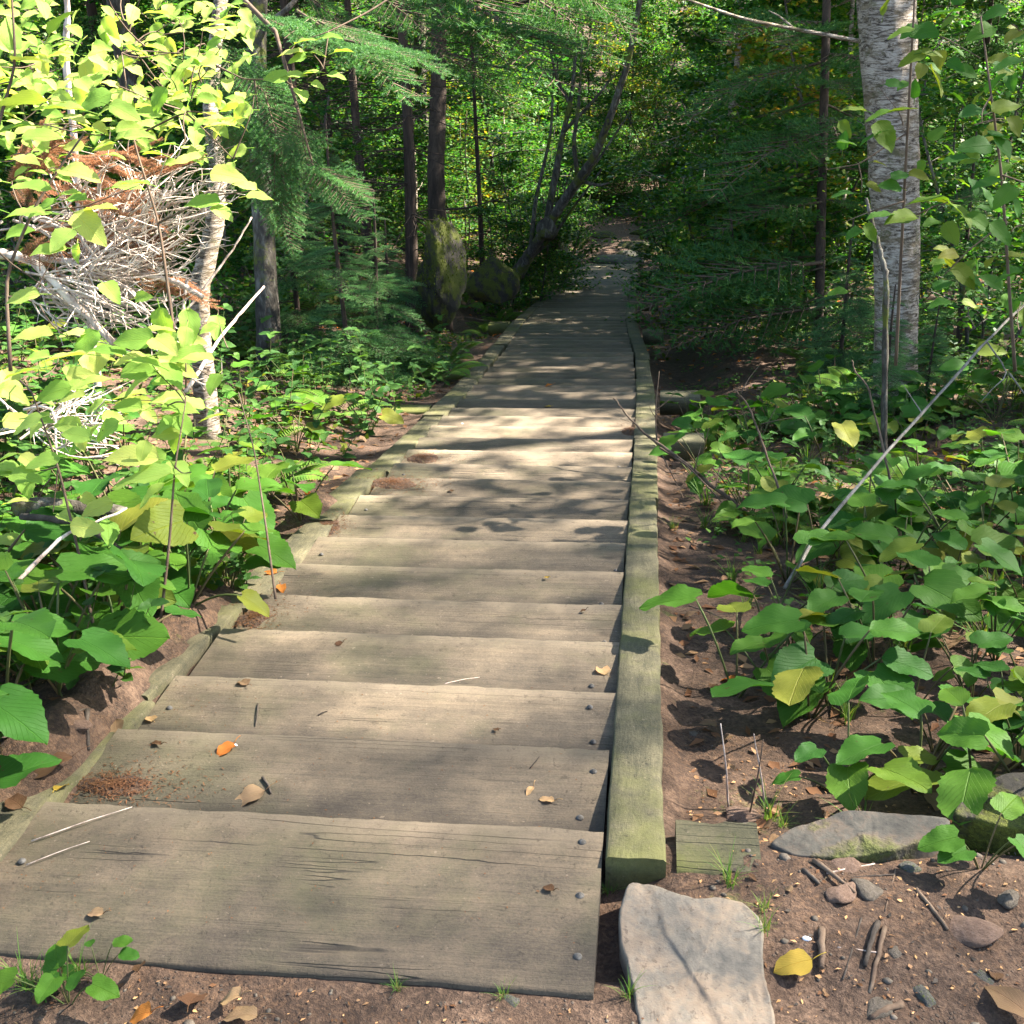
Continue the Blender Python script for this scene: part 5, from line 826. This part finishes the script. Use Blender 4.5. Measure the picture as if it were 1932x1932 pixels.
lf = [(150, 325, 2.9, .12, -20), (190, 390, 2.9, .10, 10), (170, 430, 2.9, .12, -60), (60, 350, 2.9, .1, 170), (40, 190, 2.6, .13, 180), (110, 200, 2.6, .12, 170), (60, 110, 2.6, .10, 10), (20, 60, 2.6, .09, 90), (110, 40, 2.6, .08, 60), (20, 240, 2.6, .09, 200), (80, 255, 2.7, .1, 10), (45, 400, 2.8, .1, 190), (115, 450, 2.8, .09, 250), (240, 350, 3.2, .1, 0), (60, 630, 2.8, .10, 190), (90, 470, 2.8, .09, 200), (430, 330, 3.3, .11, -10), (490, 370, 3.3, .08, 0), (380, 380, 3.3, .11, 180), (420, 400, 3.3, .09, -50), (350, 300, 3.3, .1, 200), (40, 560, 2.8, .09, 200), (300, 620, 3.3, .09, 20), (210, 550, 3.2, .09, -60), (270, 560, 3.2, .06, 0)]
lf += [(r.uniform(-60, 470), 60+r.uniform(-60, 60)+r.normal(0, 60)+40*(q % 5), r.uniform(3.2, 4.6), r.uniform(.05, .085), r.uniform(150, 380)) for q in range(420)]+[(r.uniform(-60, 260), r.uniform(180, 480), r.uniform(2.9, 3.5), r.uniform(.06, .1), r.uniform(150, 380)) for _ in range(22)]
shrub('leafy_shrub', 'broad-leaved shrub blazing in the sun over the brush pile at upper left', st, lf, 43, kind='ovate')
st = [([(190, 1250, 2.9), (150, 1050, 3.0), (110, 880, 3.0), (60, 740, 3.0)], .005), ([(520, 1130, 3.3), (500, 980, 3.4), (480, 850, 3.5), (450, 740, 3.6)], .004), ([(300, 1200, 3.1), (320, 1020, 3.1), (330, 880, 3.1), (350, 760, 3.2)], .005)]
lf = [(265, 900, 2.95, .17, 190), (245, 860, 3.0, .15, 170), (340, 890, 3.1, .10, -60), (120, 670, 3, .12, 190), (170, 720, 3, .11, 200), (40, 700, 2.9, .1, 190), (260, 700, 3.1, .12, 0), (330, 660, 3.2, .11, 20), (350, 700, 3.2, .08, -30), (250, 640, 3.1, .12, 180), (100, 740, 3, .1, 210), (200, 660, 3.1, .11, 160), (50, 800, 2.9, .09, 220), (80, 870, 2.9, .09, 200)]
lf += [(r.uniform(-40, 420), r.uniform(610, 800), r.uniform(3.0, 3.8), r.uniform(.07, .12), r.uniform(150, 380)) for _ in range(55)]+[(r.uniform(-40, 330), r.uniform(800, 1020), r.uniform(2.9, 3.3), r.uniform(.06, .1), r.uniform(150, 380)) for _ in range(30)]
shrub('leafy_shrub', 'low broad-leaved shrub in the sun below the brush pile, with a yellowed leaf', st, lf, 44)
st = [([(820, -60, 4), (700, 20, 3.9), (620, 60, 3.8), (560, 80, 3.8)], .004), ([(620, 60, 3.8), (610, 130, 3.8), (580, 150, 3.8)], .003), ([(400, 120, 4.0), (460, 150, 3.9), (540, 150, 3.8)], .004)]
lf = [(x, y, 3.75, L, a_) for x, y, L, a_ in [(548, 98, .09, 190), (575, 75, .08, 20), (625, 68, .08, 0), (650, 95, .07, 20), (520, 145, .09, 185), (560, 140, .07, 10), (590, 135, .08, 20), (570, 178, .08, -70), (600, 160, .05, -40), (635, 142, .07, -20), (560, 110, .07, 200), (600, 100, .06, -20)]]
shrub('hanging_twig', 'yellow-green leafy twig hanging at the top left of the dark gap', st, lf, 45)

# ------------------------------------------------------------------ tall trees added around and above the view, crowns shaped to dapple the light
HS = SUN/SUN[2]
def patch(x, y, cx_, cy_, rx, ry): return np.exp(-(((x-cx_)/rx)**2+((y-cy_)/ry)**2)**2)
def T(x, y):
    u = x-cx(y); t = np.full(np.shape(x), .22)
    t = np.where(y < 4, .36, t)
    dk = sst(6.9, 7.5, y+.25*u)*(u > -1.3)+sst(8.2, 9, y)*(u <= -1.3); t = t*(1-dk)+dk*(.015+.32*sst(.3, .6, vnoise(x, y, .5, 51)))
    t = t-.07*patch(x, y, .2, 3.75, .9, .55); t = np.maximum(t, .66*patch(x, y, .0, 5.9, 1.0, 1.15))
    t = np.maximum(t, .95*sst(-.75, -1.15, u)*sst(2.5, 3.4, y+1.1*np.maximum(-u-1.3, 0))*(1-sst(7.2, 8.4, y-.1*u)))
    t = np.maximum(t, .97*patch(x, y, 1.36, 1.46, .27, .22)); t = np.maximum(t, .85*patch(x, y, 2.3, 5.0, 1.2, .75)*sst(-.35, .25, vnoise(x, y, .45, 52)))
    t = np.where((u > 1.4) & (y > 7.5), np.maximum(t, .62), t); t = np.where((y > 22) & (np.abs(u) > 2), .92, np.where(y > 22, .25, t)); return t
CT = [(birch, None)]; trunks = {}
spots = [(-5.5, 13.5), (-8, 19), (-4.2, 25), (-10, 28), (-13, 12), (-9, 36), (6.5, -2.5), (5.6, .2), (8.2, 9.6), (10.5, 2.6), (9.5, 13.5), (17, 11), (13, 18), (11, 24), (19, 14), (17.5, 3.5), (20.5, 9), (18, 26), (12, 33), (22, 36), (6.5, 37), (16, 43), (26, 22), (3.5, 44), (27, 48)]
sp = np.array(spots); leaves = [[] for _ in spots]; r = np.random.default_rng(99)
def throw(x0, x1, y0, y1, ln, t0, t1, seed, clump, nper, mask=lambda x, y: np.ones(np.shape(x), bool), k=1.):
    """leaf sprays thrown up the sunbeam from ground spots that lie in shade"""
    r = np.random.default_rng(seed); A_ = (x1-x0)*(y1-y0); area = .36*ln*ln*.5; nmax = int(A_*3.8*SUN[2]/area/nper)
    x = r.uniform(x0, x1, nmax); y = r.uniform(y0, y1, nmax); tau = -np.log(np.clip(T(x, y), .02, 1)); keep = (r.uniform(0, 3.8, nmax) < tau*k) & mask(x, y); x, y = x[keep], y[keep]
    P = np.stack([x, y, hgt(x, y)], -1)+SUN*r.uniform(t0, t1, len(x))[:, None]; P = np.repeat(P, nper, 0)+r.normal(0, 1, (len(P)*nper, 3))*clump
    w_ = np.argmin(((P[:, None, :2]-sp[None])**2).sum(-1)+0*P[:, :1], 1)
    for q in range(len(sp)): leaves[q].append((P[w_ == q], ln))
throw(-2.2, 3.4, -.5, 4.2, .07, 20, 26, 1, .35, 3, lambda x, y: y < 4.2)
throw(-7, 4.5, 3.6, 13, .10, 9, 13, 2, .16, 10, lambda x, y: (y > 4.2) | (x < -2.2))
throw(-7, -2.2, -.5, 3.6, .12, 12, 16, 3, .2, 10)
throw(3.4, 9, 0, 14, .14, 10, 14, 4, .2, 10)
throw(-21, -7, 2, 34, .2, 9, 12, 7, .35, 12)
throw(-7, 13, 13, 24, .17, 9, 14, 5, .28, 12); throw(-7, 19, 24, 46, .24, 10, 16, 6, .4, 12)
for q, (x, y) in enumerate(spots):
    P = np.vstack([a for a, l in leaves[q]]) if leaves[q] else np.zeros((0, 3))
    if len(P) < 10: continue
    b = V(x, y, gz(x, y)-.1); topz = P[:, 2].max(); o = empty('added_shade_tree', b, '-', 'tree', 'added trees on the sunny right side'); o['label'] = 'added leafy tree shading the stairs from the %s' % ('sunny right side' if x > 0 else 'left woods'); o['group'] = 'added trees shading the stairs from the '+('right' if x > 0 else 'left')
    g = Geo(); rr = np.random.default_rng(q); tc = tube_tree(g, V(0, 0, 0), V(0, 0, topz-b[2]), .17, .03, .01, rr, 12, 24)
    for i in rr.integers(0, len(P), 16):
        e = P[i]-b; hh = np.clip(e[2]-.35*np.linalg.norm(e[:2]), 2.5, topz-b[2]-.5); s = tc[int(hh/(topz-b[2])*23)]; g.tube(curve(s, e, .05, 8, rr), np.linspace(.05, .01, 8), 6, False)
    g.build('trunk', MAT['grey_bark'], o); g = Geo()
    for a, l in leaves[q]:
        if len(a): n = len(a); g.stamp(QUAD, a-b, rdir(n, rr, -.7, .3), upn(n, rr, .7), l*rr.uniform(.7, 1.3, n))
    g.build('crown', MAT['forest'], o, smooth=False)
# remove prototypes that were never placed
for L in (ASTER, HERB, HERB2, FERN, TUFT, BUSH, TREE, YEL, BIR, SPR, SPN, DEADS, list(FL.values())):
    for P in L:
        if not P.used:
            for ch in list(P.root.children_recursive): bpy.data.objects.remove(ch)
            bpy.data.objects.remove(P.root)
from collections import defaultdict
same = defaultdict(list); ORD = 'first second third fourth fifth sixth seventh eighth ninth tenth eleventh twelfth thirteenth fourteenth fifteenth sixteenth seventeenth eighteenth nineteenth twentieth twenty-first twenty-second twenty-third twenty-fourth twenty-fifth twenty-sixth twenty-seventh twenty-eighth twenty-ninth thirtieth'.split()
for o in bpy.data.objects:
    if o.parent is None and o.get('label') and 'shading the stairs' not in o['label']: same[o['label']].append(o)
for lab, L in same.items():
    if 1 < len(L) <= 30 and len(lab.split()) <= 13:
        L.sort(key=lambda o: float(proj(np.array(o.location))[0]))
        for q, o in enumerate(L): o['label'] = lab+', '+('leftmost' if q == 0 else 'rightmost' if q == len(L)-1 else ORD[q]+' from left')
for o in bpy.data.objects:
    if o.get('group') == '-': del o['group']
print('objects', len(bpy.data.objects))
